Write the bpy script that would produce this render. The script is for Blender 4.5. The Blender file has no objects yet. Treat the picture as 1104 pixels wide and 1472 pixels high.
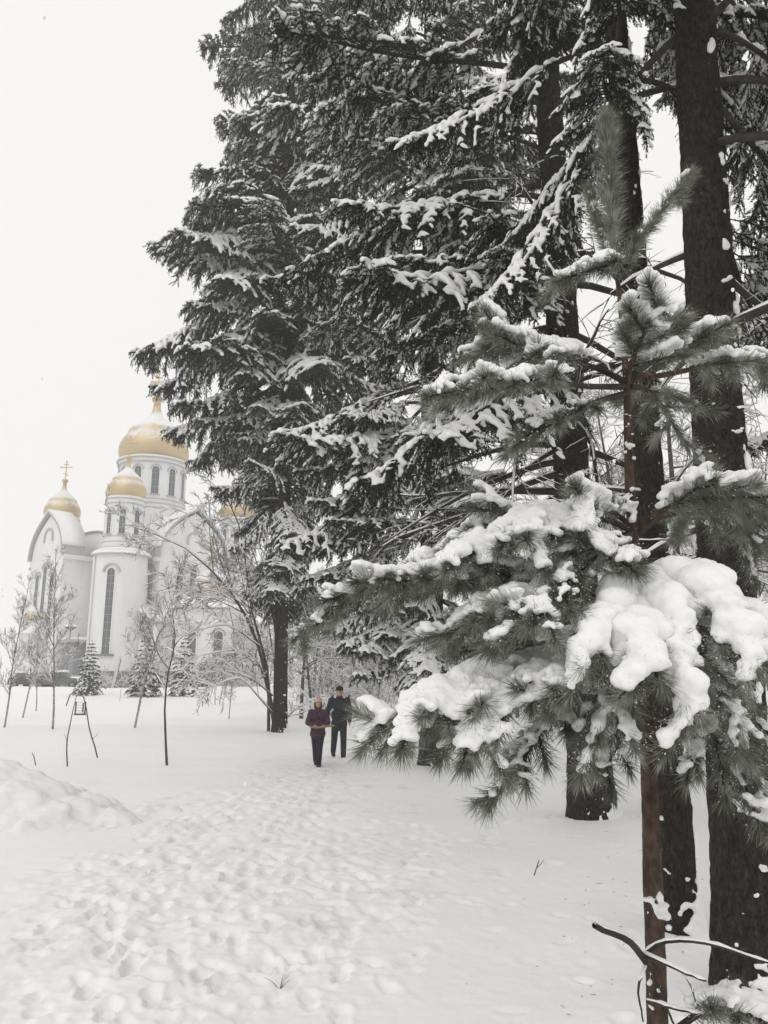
import bpy, math, random
import numpy as np
from mathutils import Vector, Matrix

# ---------------------------------------------------------------- camera, sky, light, exposure
scene = bpy.context.scene
col = scene.collection
F_PX, CX, CY, CAM_Z, PITCH = 1106.0, 552.0, 736.0, 1.75, math.radians(12.34)
cam_d = bpy.data.cameras.new("camera")
cam_d.sensor_fit = 'VERTICAL'
cam_d.sensor_height = 24.0
cam_d.lens = 24.0 * F_PX / 1472.0
cam_d.clip_start = 0.05
cam_d.clip_end = 6000.0
cam = bpy.data.objects.new("camera", cam_d)
col.objects.link(cam)
cam.location = (0, 0, CAM_Z)
cam.rotation_euler = (math.radians(90) + PITCH, 0, 0)
scene.camera = cam

SUN_EL, SUN_AZ = math.radians(52), math.radians(205)   # sun hidden behind the cloud, behind the photographer's shoulder
world = bpy.data.worlds.new("World")
scene.world = world
world.use_nodes = True
wn, wl = world.node_tree.nodes, world.node_tree.links
wn.clear()
w_out = wn.new('ShaderNodeOutputWorld')
w_sky = wn.new('ShaderNodeTexSky'); w_sky.sky_type = 'NISHITA'; w_sky.sun_disc = False
w_sky.sun_elevation = SUN_EL; w_sky.sun_rotation = SUN_AZ; w_sky.dust_density = 5.0; w_sky.air_density = 1.5
w_hsv = wn.new('ShaderNodeHueSaturation'); w_hsv.inputs['Saturation'].default_value = 0.12
w_sb = wn.new('ShaderNodeBackground'); w_sb.inputs['Strength'].default_value = 0.05
w_cb = wn.new('ShaderNodeBackground'); w_cb.inputs['Color'].default_value = (1.0, 0.99, 0.975, 1)   # closed snow-cloud deck
w_cb.inputs['Strength'].default_value = 0.92
w_mix = wn.new('ShaderNodeMixShader'); w_mix.inputs[0].default_value = 0.93
wl.new(w_sky.outputs[0], w_hsv.inputs['Color']); wl.new(w_hsv.outputs[0], w_sb.inputs['Color'])
wl.new(w_sb.outputs[0], w_mix.inputs[1]); wl.new(w_cb.outputs[0], w_mix.inputs[2]); wl.new(w_mix.outputs[0], w_out.inputs['Surface'])

sun_d = bpy.data.lights.new("sun", 'SUN'); sun_d.energy = 0.5; sun_d.angle = math.radians(60); sun_d.color = (1.0, 0.97, 0.93)
sun = bpy.data.objects.new("sun", sun_d); col.objects.link(sun)
sd = Vector((math.sin(SUN_AZ) * math.cos(SUN_EL), math.cos(SUN_AZ) * math.cos(SUN_EL), math.sin(SUN_EL)))
sun.rotation_euler = sd.to_track_quat('Z', 'Y').to_euler()

vs = scene.view_settings
vs.view_transform = 'Standard'; vs.look = 'None'; vs.exposure = 0.13; vs.gamma = 1.0; vs.use_curve_mapping = False
scene.render.engine = 'CYCLES'
cy = scene.cycles
cy.use_denoising = True
cy.max_bounces = 6; cy.diffuse_bounces = 5; cy.glossy_bounces = 2; cy.transmission_bounces = 2; cy.volume_bounces = 4
cy.transparent_max_bounces = 4; cy.caustics_reflective = False; cy.caustics_refractive = False

# ---------------------------------------------------------------- helpers
rng = np.random.default_rng(7)
CT, ST = math.cos(PITCH), math.sin(PITCH)

def at(px, py, Y):
    """World point seen at photo pixel (px, py) at ground distance Y."""
    a, v = (px - CX) / F_PX, (CY - py) / F_PX
    d = np.array([a, CT - v * ST, ST + v * CT])
    return np.array([0, 0, CAM_Z]) + d * (Y / d[1])

def gx(px, Y, z=0.0):
    return (px - CX) / F_PX * (Y * CT + (z - CAM_Z) * ST)

def noise2(x, y, seed=0):
    """Vectorised value-gradient noise, about -1..1."""
    x = np.asarray(x, float); y = np.asarray(y, float)
    xi = np.floor(x).astype(np.int64); yi = np.floor(y).astype(np.int64)
    xf, yf = x - xi, y - yi
    def g(ix, iy):
        h = (ix * 374761393 + iy * 668265263 + seed * 2147483 + 12345) & 0xFFFFFFFF
        h = ((h ^ (h >> 13)) * 1274126177) & 0xFFFFFFFF
        h = h ^ (h >> 16)
        a = (h & 0xFFFF) / 65536.0 * 2 * np.pi
        return np.cos(a), np.sin(a)
    u, v = xf * xf * xf * (xf * (xf * 6 - 15) + 10), yf * yf * yf * (yf * (yf * 6 - 15) + 10)
    def dot(ix, iy, dx, dy):
        c, s = g(ix, iy); return c * dx + s * dy
    a = dot(xi, yi, xf, yf); b = dot(xi + 1, yi, xf - 1, yf)
    c = dot(xi, yi + 1, xf, yf - 1); d = dot(xi + 1, yi + 1, xf - 1, yf - 1)
    return 1.5 * ((a * (1 - u) + b * u) * (1 - v) + (c * (1 - u) + d * u) * v)

def sstep(a, b, x):
    t = np.clip((np.asarray(x, float) - a) / (b - a), 0, 1)
    return t * t * (3 - 2 * t)

def new_mesh(name, verts, faces, mats, mat_idx=None, smooth=True):
    """verts (N,3); faces = list of int arrays (n,3) or (n,4)."""
    me = bpy.data.meshes.new(name)
    verts = np.asarray(verts, np.float32)
    faces = [np.asarray(f, np.int32) for f in faces if len(f)]
    me.vertices.add(len(verts)); me.vertices.foreach_set('co', verts.ravel())
    tot = np.concatenate([np.full(len(f), f.shape[1], np.int32) for f in faces])
    loops = np.concatenate([f.ravel() for f in faces])
    me.loops.add(len(loops)); me.loops.foreach_set('vertex_index', loops)
    me.polygons.add(len(tot))
    st = np.zeros(len(tot), np.int32); st[1:] = np.cumsum(tot)[:-1]
    me.polygons.foreach_set('loop_start', st); me.polygons.foreach_set('loop_total', tot)
    for m in (mats if isinstance(mats, (list, tuple)) else [mats]):
        me.materials.append(m)
    if mat_idx is not None:
        me.polygons.foreach_set('material_index', np.asarray(mat_idx, np.int32))
    me.polygons.foreach_set('use_smooth', np.full(len(tot), bool(smooth)))
    me.update(calc_edges=True)
    return me

class MB:
    """Collects shapes; build() links them as one mesh object."""
    def __init__(s): s.v = []; s.f3 = []; s.f4 = []; s.n = 0
    def add(s, v, f3=None, f4=None):
        v = np.asarray(v, float).reshape(-1, 3)
        if f3 is not None and len(f3): s.f3.append(np.asarray(f3) + s.n)
        if f4 is not None and len(f4): s.f4.append(np.asarray(f4) + s.n)
        s.v.append(v); s.n += len(v)
    def box(s, x0, x1, y0, y1, z0, z1):
        v = [(x, y, z) for z in (z0, z1) for y in (y0, y1) for x in (x0, x1)]
        s.add(v, None, [(0, 2, 3, 1), (4, 5, 7, 6), (0, 1, 5, 4), (2, 6, 7, 3), (0, 4, 6, 2), (1, 3, 7, 5)])
    def obox(s, M, x0, x1, y0, y1, z0, z1):
        v = np.array([(x, y, z, 1) for z in (z0, z1) for y in (y0, y1) for x in (x0, x1)]) @ np.array(M).T
        s.add(v[:, :3], None, [(0, 2, 3, 1), (4, 5, 7, 6), (0, 1, 5, 4), (2, 6, 7, 3), (0, 4, 6, 2), (1, 3, 7, 5)])
    def lathe(s, prof, seg=32, c=(0, 0, 0), a0=0.0, a1=2 * math.pi):
        prof = np.asarray(prof, float); full = abs(a1 - a0 - 2 * math.pi) < 1e-6
        n = seg if full else seg + 1
        a = a0 + (a1 - a0) * np.arange(n) / seg
        v = np.stack([np.outer(np.cos(a), prof[:, 0]) + c[0], np.outer(np.sin(a), prof[:, 0]) + c[1],
                      np.tile(prof[:, 1] + c[2], (n, 1))], -1)
        k = len(prof); fs = []
        for i in range(seg):
            j = (i + 1) % n
            for q in range(k - 1): fs.append((i * k + q, j * k + q, j * k + q + 1, i * k + q + 1))
        s.add(v, None, fs)
    def prism(s, outline, y0, y1, M=None):
        """outline (x,z) counter-clockwise seen from -y, extruded along y."""
        o = np.asarray(outline, float); n = len(o)
        v = np.concatenate([np.stack([o[:, 0], np.full(n, y0), o[:, 1]], 1), np.stack([o[:, 0], np.full(n, y1), o[:, 1]], 1)])
        c0, c1 = v[:n].mean(0), v[n:].mean(0)
        v = np.concatenate([v, [c0, c1]])
        f4 = [(i, i + n, (i + 1) % n + n, (i + 1) % n) for i in range(n)]
        f3 = [(i, (i + 1) % n, 2 * n) for i in range(n)] + [((i + 1) % n + n, i + n, 2 * n + 1) for i in range(n)]
        if M is not None: v = (np.c_[v, np.ones(len(v))] @ np.array(M).T)[:, :3]
        s.add(v, f3, f4)
    def tubes(s, P, R, sides=5):
        v, f = tubes_vec(np.asarray(P, float), np.asarray(R, float), sides); s.add(v, None, f)
    def tube(s, pts, r0, r1=None, sides=6):
        pts = np.asarray(pts, float)
        r = np.linspace(r0, r0 if r1 is None else r1, len(pts)) if np.isscalar(r0) else np.asarray(r0, float)
        s.tubes(pts[None], r[None], sides)
    def data(s):
        v = np.concatenate(s.v)
        return v, [np.concatenate(s.f3)] if s.f3 else [], [np.concatenate(s.f4)] if s.f4 else []
    def mesh(s, name, mats, smooth=False, mat_idx=None):
        v, a, b = s.data(); return new_mesh(name, v, a + b, mats, mat_idx, smooth)
    def build(s, name, mats, parent=None, smooth=False):
        return link(name, s.mesh(name, mats, smooth), parent)

def tubes_vec(P, R, sides=5):
    """P (T,K,3), R (T,K) -> closed-tip tubes."""
    T, K, _ = P.shape
    t = np.gradient(P, axis=1); t /= np.linalg.norm(t, axis=2, keepdims=True) + 1e-9
    ref = np.zeros_like(t); ref[..., 2] = 1.0
    m = np.abs(t[..., 2]) > 0.93; m = np.broadcast_to(m.mean(1, keepdims=True) > 0.5, m.shape); ref[m] = (1, 0, 0)
    u = np.cross(ref, t); u /= np.linalg.norm(u, axis=2, keepdims=True) + 1e-9
    w = np.cross(t, u)
    a = np.arange(sides) / sides * 2 * np.pi
    v = P[:, :, None, :] + R[:, :, None, None] * (u[:, :, None, :] * np.cos(a)[:, None] + w[:, :, None, :] * np.sin(a)[:, None])
    k, q, b = np.meshgrid(np.arange(K - 1), np.arange(sides), np.arange(T) * K * sides, indexing='ij')
    i = b + k * sides + q; j = b + k * sides + (q + 1) % sides
    f = np.stack([i, j, j + sides, i + sides], -1).reshape(-1, 4)
    return v.reshape(-1, 3), f

def link(name, me, parent=None, loc=None, rot=None, scale=None):
    o = bpy.data.objects.new(name, me); col.objects.link(o)
    if name in ('snow_load', 'snow_patch'): o['kind'] = 'stuff'
    if parent is not None: o.parent = parent
    if loc is not None: o.location = loc
    if rot is not None: o.rotation_euler = rot
    if scale is not None: o.scale = (scale,) * 3 if np.isscalar(scale) else scale
    return o

def tag(o, label=None, cat=None, group=None, kind=None):
    if label: o['label'] = label
    if cat: o['category'] = cat
    if group: o['group'] = group
    if kind: o['kind'] = kind
    return o

def thing(name, label, cat, loc=(0, 0, 0), rz=0.0, group=None):
    o = bpy.data.objects.new(name, None); col.objects.link(o)
    o.location = loc; o.rotation_euler = (0, 0, rz); o.empty_display_size = 0.2
    return tag(o, label, cat, group)

def copy_tree(o, parent=None):
    c = o.copy(); col.objects.link(c); c.parent = parent
    for ch in list(o.children): copy_tree(ch, c)
    return c

# unit icosphere (subdivided once) used for snow lumps and bodies
def _ico():
    t = (1 + 5 ** .5) / 2
    v = [(-1, t, 0), (1, t, 0), (-1, -t, 0), (1, -t, 0), (0, -1, t), (0, 1, t), (0, -1, -t), (0, 1, -t), (t, 0, -1), (t, 0, 1), (-t, 0, -1), (-t, 0, 1)]
    v = [np.array(p) / np.linalg.norm(p) for p in v]
    f = [(0, 11, 5), (0, 5, 1), (0, 1, 7), (0, 7, 10), (0, 10, 11), (1, 5, 9), (5, 11, 4), (11, 10, 2), (10, 7, 6), (7, 1, 8), (3, 9, 4), (3, 4, 2), (3, 2, 6), (3, 6, 8), (3, 8, 9), (4, 9, 5), (2, 4, 11), (6, 2, 10), (8, 6, 7), (9, 8, 1)]
    c = {}; g = []
    def mid(a, b):
        k = (min(a, b), max(a, b))
        if k not in c:
            m = v[a] + v[b]; v.append(m / np.linalg.norm(m)); c[k] = len(v) - 1
        return c[k]
    for a, b, d in f:
        x, y, z = mid(a, b), mid(b, d), mid(d, a)
        g += [(a, x, z), (b, y, x), (d, z, y), (x, y, z)]
    return np.array(v), np.array(g)
ICO_V, ICO_F = _ico()

def blobs_mesh(name, C, S, voxel, mats, smooth_it=2, lump=0.0, lump_f=20.0):
    """Union of ellipsoids: centres C (M,3), radii S (M,3) or (M,) -> one smooth remeshed skin."""
    C = np.asarray(C, float); S = np.asarray(S, float)
    if S.ndim == 1: S = np.repeat(S[:, None], 3, 1)
    v = (ICO_V[None] * S[:, None, :] + C[:, None, :]).reshape(-1, 3)
    f = (ICO_F[None] + (np.arange(len(C)) * len(ICO_V))[:, None, None]).reshape(-1, 3)
    me = new_mesh(name + "_raw", v, [f], mats)
    o = bpy.data.objects.new(name + "_raw", me); col.objects.link(o)
    m = o.modifiers.new("r", 'REMESH'); m.mode = 'VOXEL'; m.voxel_size = voxel; m.use_smooth_shade = True
    if smooth_it:
        s = o.modifiers.new("s", 'SMOOTH'); s.factor = 0.5; s.iterations = smooth_it
    dg = bpy.context.evaluated_depsgraph_get()
    out = bpy.data.meshes.new_from_object(o.evaluated_get(dg))
    bpy.data.objects.remove(o); bpy.data.meshes.remove(me)
    out.name = name
    if lump:
        n = len(out.vertices); co = np.empty(n * 3, np.float32); out.vertices.foreach_get('co', co); co = co.reshape(-1, 3)
        nn = np.empty(n * 3, np.float32); out.vertices.foreach_get('normal', nn); nn = nn.reshape(-1, 3)
        d = noise2(co[:, 0] * lump_f + co[:, 2] * lump_f * .7, co[:, 1] * lump_f - co[:, 2] * lump_f * .7, 3)
        d += .6 * noise2(co[:, 0] * lump_f * 2.3 - co[:, 2] * lump_f * 1.7, co[:, 1] * lump_f * 2.3 + co[:, 2] * lump_f * 1.6, 9)
        co = co + nn * (d * lump)[:, None]
        out.vertices.foreach_set('co', co.astype(np.float32).ravel())
    out.polygons.foreach_set('use_smooth', np.ones(len(out.polygons), bool))
    out.update()
    return out

# ---------------------------------------------------------------- materials
def mat(name, color, rough=0.7, metal=0.0, spec=0.3):
    m = bpy.data.materials.new(name); m.use_nodes = True
    b = m.node_tree.nodes['Principled BSDF']
    b.inputs['Base Color'].default_value = (*color, 1); b.inputs['Roughness'].default_value = rough
    b.inputs['Metallic'].default_value = metal; b.inputs['Specular IOR Level'].default_value = spec
    return m

def nodes(m):
    nt = m.node_tree; return nt.nodes, nt.links, nt.nodes['Principled BSDF']

def noise_color(m, stops, scale, detail=5, coord='Object', rough=0.6, stretch=None, rand=False):
    n, l, b = nodes(m)
    tc = n.new('ShaderNodeTexCoord'); src = tc.outputs[coord]
    if stretch:
        mp = n.new('ShaderNodeMapping'); mp.inputs['Scale'].default_value = stretch; l.new(src, mp.inputs[0]); src = mp.outputs[0]
    t = n.new('ShaderNodeTexNoise'); t.inputs['Scale'].default_value = scale; t.inputs['Detail'].default_value = detail; t.inputs['Roughness'].default_value = rough
    l.new(src, t.inputs['Vector'])
    r = n.new('ShaderNodeValToRGB'); e = r.color_ramp.elements
    e[0].position, e[0].color = stops[0][0], (*stops[0][1], 1); e[1].position, e[1].color = stops[-1][0], (*stops[-1][1], 1)
    for p, c in stops[1:-1]:
        q = e.new(p); q.color = (*c, 1)
    l.new(t.outputs['Fac'], r.inputs['Fac']); l.new(r.outputs[0], b.inputs['Base Color'])
    return t, r, src

def bump(m, scale, strength, dist=0.01, detail=6, coord='Object', stretch=None, kind='noise'):
    n, l, b = nodes(m)
    tc = n.new('ShaderNodeTexCoord'); src = tc.outputs[coord]
    if stretch:
        mp = n.new('ShaderNodeMapping'); mp.inputs['Scale'].default_value = stretch; l.new(src, mp.inputs[0]); src = mp.outputs[0]
    if kind == 'noise':
        t = n.new('ShaderNodeTexNoise'); t.inputs['Scale'].default_value = scale; t.inputs['Detail'].default_value = detail; out = t.outputs['Fac']
    else:
        t = n.new('ShaderNodeTexVoronoi'); t.inputs['Scale'].default_value = scale; out = t.outputs['Distance']
    l.new(src, t.inputs['Vector'])
    bp = n.new('ShaderNodeBump'); bp.inputs['Strength'].default_value = strength; bp.inputs['Distance'].default_value = dist
    l.new(out, bp.inputs['Height'])
    if b.inputs['Normal'].is_linked: l.new(b.inputs['Normal'].links[0].from_socket, bp.inputs['Normal'])
    l.new(bp.outputs[0], b.inputs['Normal'])

M = {}
M['snow'] = mat('snow', (.82, .82, .82), .65, 0, .2)
noise_color(M['snow'], [(.3, (.82, .82, .815)), (.7, (.88, .88, .88))], 14); bump(M['snow'], 95, .7, .008, 8)
M['pine_snow'] = mat('soft_snow', (.86, .86, .86), .7, 0, .15); bump(M['pine_snow'], 120, .5, .004, 6)
for _n, _v in (('Subsurface Weight', .5), ('Subsurface Scale', .02)): M['pine_snow'].node_tree.nodes['Principled BSDF'].inputs[_n].default_value = _v
M['pine_snow'].node_tree.nodes['Principled BSDF'].inputs['Subsurface Radius'].default_value = (1, 1, 1)
M['ground'] = mat('snow_ground', (.84, .84, .83), .6, 0, .2)
M['needle'] = mat('spruce_needle', (.03, .042, .03), .7, 0, .15)
noise_color(M['needle'], [(.25, (.015, .019, .014)), (.5, (.030, .037, .028)), (.75, (.085, .095, .080))], 5)
M['pine_needle'] = mat('pine_needle', (.06, .08, .05), .55, 0, .25)
noise_color(M['pine_needle'], [(.28, (.075, .085, .058)), (.5, (.175, .185, .145)), (.68, (.44, .45, .41))], 18)
M['twig'] = mat('twig', (.035, .028, .022), .85)
noise_color(M['twig'], [(.3, (.02, .016, .013)), (.7, (.06, .05, .042))], 12)
M['bark'] = mat('spruce_bark', (.05, .043, .037), .9, 0, .15)
noise_color(M['bark'], [(.3, (.007, .006, .005)), (.55, (.036, .031, .026)), (.78, (.105, .088, .074))], 34, 10, 'Object', .75, (1, 1, .55))
bump(M['bark'], 38, 1.0, .035, 8, 'Object', (1, 1, .6)); bump(M['bark'], 55, .9, .02, 2, 'Object', (1, 1, .55), 'vor')
M['pine_bark'] = mat('pine_bark', (.16, .075, .045), .85, 0, .15)
noise_color(M['pine_bark'], [(.30, (.028, .022, .019)), (.48, (.070, .047, .037)), (.72, (.145, .096, .072))], 45, 7, 'Object', .65, (1, 1, .6))
bump(M['pine_bark'], 60, .8, .006, 5, 'Object', (1, 1, .4))
M['grey_bark'] = mat('grey_bark', (.07, .062, .055), .9)
noise_color(M['grey_bark'], [(.3, (.04, .034, .03)), (.7, (.11, .098, .088))], 9); bump(M['grey_bark'], 25, .5, .02)
M['pink_twig'] = mat('birch_twig', (.14, .10, .09), .85)
M['birch'] = mat('birch_bark', (.38, .33, .30), .8)
noise_color(M['birch'], [(.38, (.10, .08, .07)), (.5, (.36, .31, .28)), (.7, (.48, .44, .41))], 9, 5, 'Object', .6, (1, 1, 1.6))
M['stucco'] = mat('white_stucco', (.66, .66, .65), .8)
noise_color(M['stucco'], [(.32, (.70, .70, .685)), (.7, (.82, .82, .81))], .5, 9, 'Object', .7, (1, 1, .35)); bump(M['stucco'], 3, .1, .02)
M['flash'] = mat('zinc_flashing', (.46, .46, .47), .5, .2)
M['glass'] = mat('window_glass', (.085, .09, .10), .12, 0, .6)
M['granite'] = mat('granite_plinth', (.11, .105, .11), .6)
noise_color(M['granite'], [(.3, (.12, .115, .12)), (.7, (.24, .23, .235))], 3)
M['grey_paint'] = mat('grey_paint', (.25, .26, .27), .7)
M['door'] = mat('dark_door', (.04, .04, .045), .5)
M['gold'] = mat('gold_leaf', (.62, .40, .13), .32, .85)
noise_color(M['gold'], [(.3, (.46, .34, .18)), (.7, (.60, .45, .24))], 1.2); bump(M['gold'], 2.5, .12, .03)
M['wood'] = mat('weathered_wood', (.20, .16, .12), .85)
M['whitewood'] = mat('white_board', (.62, .61, .58), .8)
M['metal'] = mat('grey_metal', (.20, .21, .22), .45, .5)
M['rubber'] = mat('rubber', (.02, .02, .02), .8)
M['skin'] = mat('skin', (.46, .26, .19), .55)
M['flake'] = mat('snowflake', (.82, .82, .82), .8)

def gold_dusted():
    """Gilding with snow lying on its upper, flatter side."""
    m = mat('gold_snow_dusted', (.54, .42, .25), .42, .85); n, l, b = nodes(m)
    tc = n.new('ShaderNodeTexCoord')
    t = n.new('ShaderNodeTexNoise'); t.inputs['Scale'].default_value = .9; t.inputs['Detail'].default_value = 8; t.inputs['Roughness'].default_value = .7
    l.new(tc.outputs['Object'], t.inputs['Vector'])
    g = n.new('ShaderNodeNewGeometry'); sx = n.new('ShaderNodeSeparateXYZ'); l.new(g.outputs['Normal'], sx.inputs[0])
    a = n.new('ShaderNodeMath'); a.operation = 'MULTIPLY_ADD'; a.inputs[1].default_value = 1.0
    l.new(t.outputs['Fac'], a.inputs[0]); l.new(sx.outputs['Z'], a.inputs[2])
    r = n.new('ShaderNodeMapRange'); r.inputs['From Min'].default_value = .70; r.inputs['From Max'].default_value = 1.28
    r.interpolation_type = 'SMOOTHSTEP'
    l.new(a.outputs[0], r.inputs['Value'])
    s = n.new('ShaderNodeBsdfDiffuse'); s.inputs['Color'].default_value = (.82, .82, .82, 1)
    mx = n.new('ShaderNodeMixShader'); out = n['Material Output']
    l.new(r.outputs[0], mx.inputs[0]); l.new(b.outputs[0], mx.inputs[1]); l.new(s.outputs[0], mx.inputs[2]); l.new(mx.outputs[0], out.inputs['Surface'])
    bump(m, 2.2, .15, .05)
    return m
M['gold_snow'] = gold_dusted()

# ---------------------------------------------------------------- ground
def ground_base(x, y):
    """Large shape of the snow field, no prints."""
    x = np.asarray(x, float); y = np.asarray(y, float)
    d = np.hypot(x, y)
    z = -.14 * sstep(7, 18, y) + .16 * sstep(21, 29, y) + 1.0 * sstep(33, 62, y)
    z = z + .10 * noise2(x * .22 + 3, y * .22, 1) * sstep(2, 8, d) * (1 - .6 * sstep(30, 60, d))
    z = z + .035 * noise2(x * .8, y * .8, 2)
    bank = sstep(.6, 3.2, x - .05 * y) * (1 - sstep(10, 16, y))          # soft bank under the big trees
    z = z + bank * (.13 + .07 * noise2(x * .6 + 9, y * .5, 4))
    return z

def on_ground(px, py):
    """Ground point under a photo pixel."""
    Y = 10.0
    for _ in range(30):
        p = at(px, py, Y); zg = float(ground_base(p[0], Y))
        v = (CY - py) / F_PX; sl = (ST + v * CT) / (CT - v * ST)
        Yn = (zg - CAM_Z) / sl if sl < -1e-4 else 80.0
        Y = .5 * Y + .5 * min(max(Yn, 1.0), 120.0)
    p = at(px, py, Y)
    return np.array([p[0], Y, float(ground_base(p[0], Y))])

# trails: (photo polyline, half-width m, prints per metre, depth)
TRAILS = [
    ([(210, 1470), (260, 1380), (310, 1290), (365, 1200), (420, 1130), (455, 1100), (487, 1085), (510, 1050)], .95, 26, .030),
    ([(420, 1470), (430, 1380), (440, 1290), (450, 1200), (462, 1130), (475, 1100)], .6, 13, .028),
    ([(60, 1470), (120, 1350), (190, 1270), (250, 1210), (330, 1160), (420, 1105), (452, 1090)], .55, 13, .034),
    ([(170, 1180), (230, 1155), (300, 1140), (380, 1110)], .6, 8, .026),
    ([(540, 1320), (600, 1230), (580, 1180), (530, 1140), (480, 1110)], .45, 6, .032),
    ([(0, 1300), (120, 1270), (220, 1220)], .7, 12, .03),
    ([(640, 1300), (560, 1290), (470, 1340), (420, 1400)], .4, 4, .04),
    ([(0, 1420), (150, 1390), (320, 1370), (480, 1300), (560, 1210)], .9, 12, .028),
    ([(400, 1400), (520, 1330), (650, 1230), (760, 1180), (800, 1165)], .3, 3, .035),
    ([(700, 1150), (600, 1140), (520, 1120), (480, 1100)], .3, 4, .03),
]
def make_ground():
    ang = np.concatenate([np.linspace(-math.pi, -.56, 26, endpoint=False), np.linspace(-.56, .56, 310, endpoint=False), np.linspace(.56, math.pi, 26, endpoint=False)])
    rad = np.concatenate([[.25, .6, 1.0, 1.5, 2.0, 2.6, 3.1], np.geomspace(3.7, 25, 380, endpoint=False), np.geomspace(25, 90, 60, endpoint=False), np.geomspace(90, 900, 26)])
    A, Rr = np.meshgrid(ang, rad, indexing='xy')
    x, y = np.sin(A) * Rr, np.cos(A) * Rr
    xf, yf = x.ravel(), y.ravel()
    z = ground_base(xf, yf)
    tread = np.zeros_like(z); dep = np.zeros_like(z)
    r2 = np.random.default_rng(21)
    for poly, hw, dens, depth in TRAILS:
        W = np.array([on_ground(*p)[:2] for p in poly])
        seg = np.linalg.norm(np.diff(W, axis=0), axis=1); cum = np.r_[0, np.cumsum(seg)]
        n = int(cum[-1] * dens)
        for k in range(n):
            s = r2.uniform(0, cum[-1]); i = min(np.searchsorted(cum, s, 'right') - 1, len(seg) - 1)
            f = (s - cum[i]) / seg[i]; t = (W[i + 1] - W[i]) / seg[i]
            c = W[i] * (1 - f) + W[i + 1] * f + np.array([-t[1], t[0]]) * r2.normal(0, hw * .6)
            a = math.atan2(t[1], t[0]) + r2.normal(0, .55)
            dx, dy = xf - c[0], yf - c[1]
            sel = np.where((np.abs(dx) < .4) & (np.abs(dy) < .4))[0]
            if not len(sel): continue
            ca, sa = math.cos(a), math.sin(a)
            u = (dx[sel] * ca + dy[sel] * sa) / r2.uniform(.07, .17); w = (-dx[sel] * sa + dy[sel] * ca) / r2.uniform(.04, .075)
            q = np.sqrt(u * u + w * w); dd = depth * 1.0 * r2.uniform(.4, 1.25)
            dep[sel] = np.minimum(dep[sel] * .8, dep[sel] - dd * (1 - sstep(.55, 1.15, q))) + dd * .25 * np.exp(-((q - 1.45) / .35) ** 2)
            tread[sel] = np.maximum(tread[sel], 1 - sstep(.6, 3.6, q))
    for poly, off in (([(230, 1472), (300, 1330), (370, 1210), (430, 1130), (460, 1100), (500, 1070)], 0), ([(330, 1472), (360, 1370), (400, 1260), (440, 1160), (465, 1108), (490, 1087)], .2),
                      ([(120, 1472), (190, 1330), (290, 1210), (400, 1120), (452, 1092)], .1), ([(470, 1472), (480, 1350), (470, 1230), (470, 1140), (478, 1095)], .05), ([(10, 1380), (150, 1290), (280, 1190), (400, 1115)], .3)):
        G_ = np.array([on_ground(*p)[:2] for p in poly]); q_ = np.linspace(0, len(G_) - 1, 60); W = np.stack([np.interp(q_, np.arange(len(G_)), G_[:, j]) for j in (0, 1)], 1); seg = np.linalg.norm(np.diff(W, axis=0), axis=1); cum = np.r_[0, np.cumsum(seg)]
        for k, st in enumerate(np.arange(off, cum[-1] - .1, .34)):            # one walker's boot prints, left and right in turn
            st += r2.normal(0, .03); i = int(np.clip(np.searchsorted(cum, st) - 1, 0, len(seg) - 1)); t = (W[i + 1] - W[i]) / seg[i]
            c = W[i] + t * (st - cum[i]) + np.array([-t[1], t[0]]) * ((.10 if k % 2 else -.10) + r2.normal(0, .025)); a = math.atan2(t[1], t[0]) + (.12 if k % 2 else -.12) + r2.normal(0, .08)
            dx, dy = xf - c[0], yf - c[1]; sel = np.where((np.abs(dx) < .35) & (np.abs(dy) < .35))[0]
            if not len(sel): continue
            u = dx[sel] * math.cos(a) + dy[sel] * math.sin(a); w = -dx[sel] * math.sin(a) + dy[sel] * math.cos(a)
            q = np.minimum(np.hypot((u - .055) / .105, w / .058), np.hypot((u + .09) / .06, w / .045)); dd = r2.uniform(.030, .055)
            dep[sel] = dep[sel] * (1 - .6 * (q < 1.1)) - dd * (1 - sstep(.8, 1.15, q)) + dd * .22 * np.exp(-((q - 1.4) / .3) ** 2); tread[sel] = np.maximum(tread[sel], 1 - sstep(.6, 3.0, q))
    for _ in range(150):                                                     # pits where clumps dropped from the boughs
        y = r2.uniform(4.3, 15); x = gx(r2.uniform(520, 1100), y); c = (x, y); dx, dy = xf - c[0], yf - c[1]; sel = np.where((np.abs(dx) < .4) & (np.abs(dy) < .4))[0]
        if not len(sel): continue
        a = r2.uniform(0, 3.1); q = np.hypot((dx[sel] * math.cos(a) + dy[sel] * math.sin(a)) / r2.uniform(.04, .12), (-dx[sel] * math.sin(a) + dy[sel] * math.cos(a)) / r2.uniform(.03, .08)); dd = r2.uniform(.006, .030)
        dep[sel] += -dd * (1 - sstep(.4, 1.2, q)) + dd * .3 * np.exp(-((q - 1.5) / .35) ** 2)
    patch = .55 + .45 * sstep(-.35, .45, noise2(xf * .9, yf * .7, 41))
    z = z + np.clip(dep, -.12, .07) * patch
    churn = .014 * noise2(xf * 4, yf * 4, 5) + .012 * noise2(xf * 9, yf * 9, 6) + .009 * noise2(xf * 19, yf * 19, 16)
    z = z + churn * np.clip(tread * (.5 + .5 * patch) + .22, 0, 1)
    # ploughed track across the field and its low ridge
    tr = 33.0 + .03 * xf
    z = z - .10 * np.exp(-((yf - tr) / .5) ** 2) * (xf < 6) + .10 * np.exp(-((yf - tr - 1.3) / .6) ** 2) * (1 + .6 * noise2(xf * 1.3, yf, 8)) * (xf < 6)
    tr = 47.0
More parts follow.
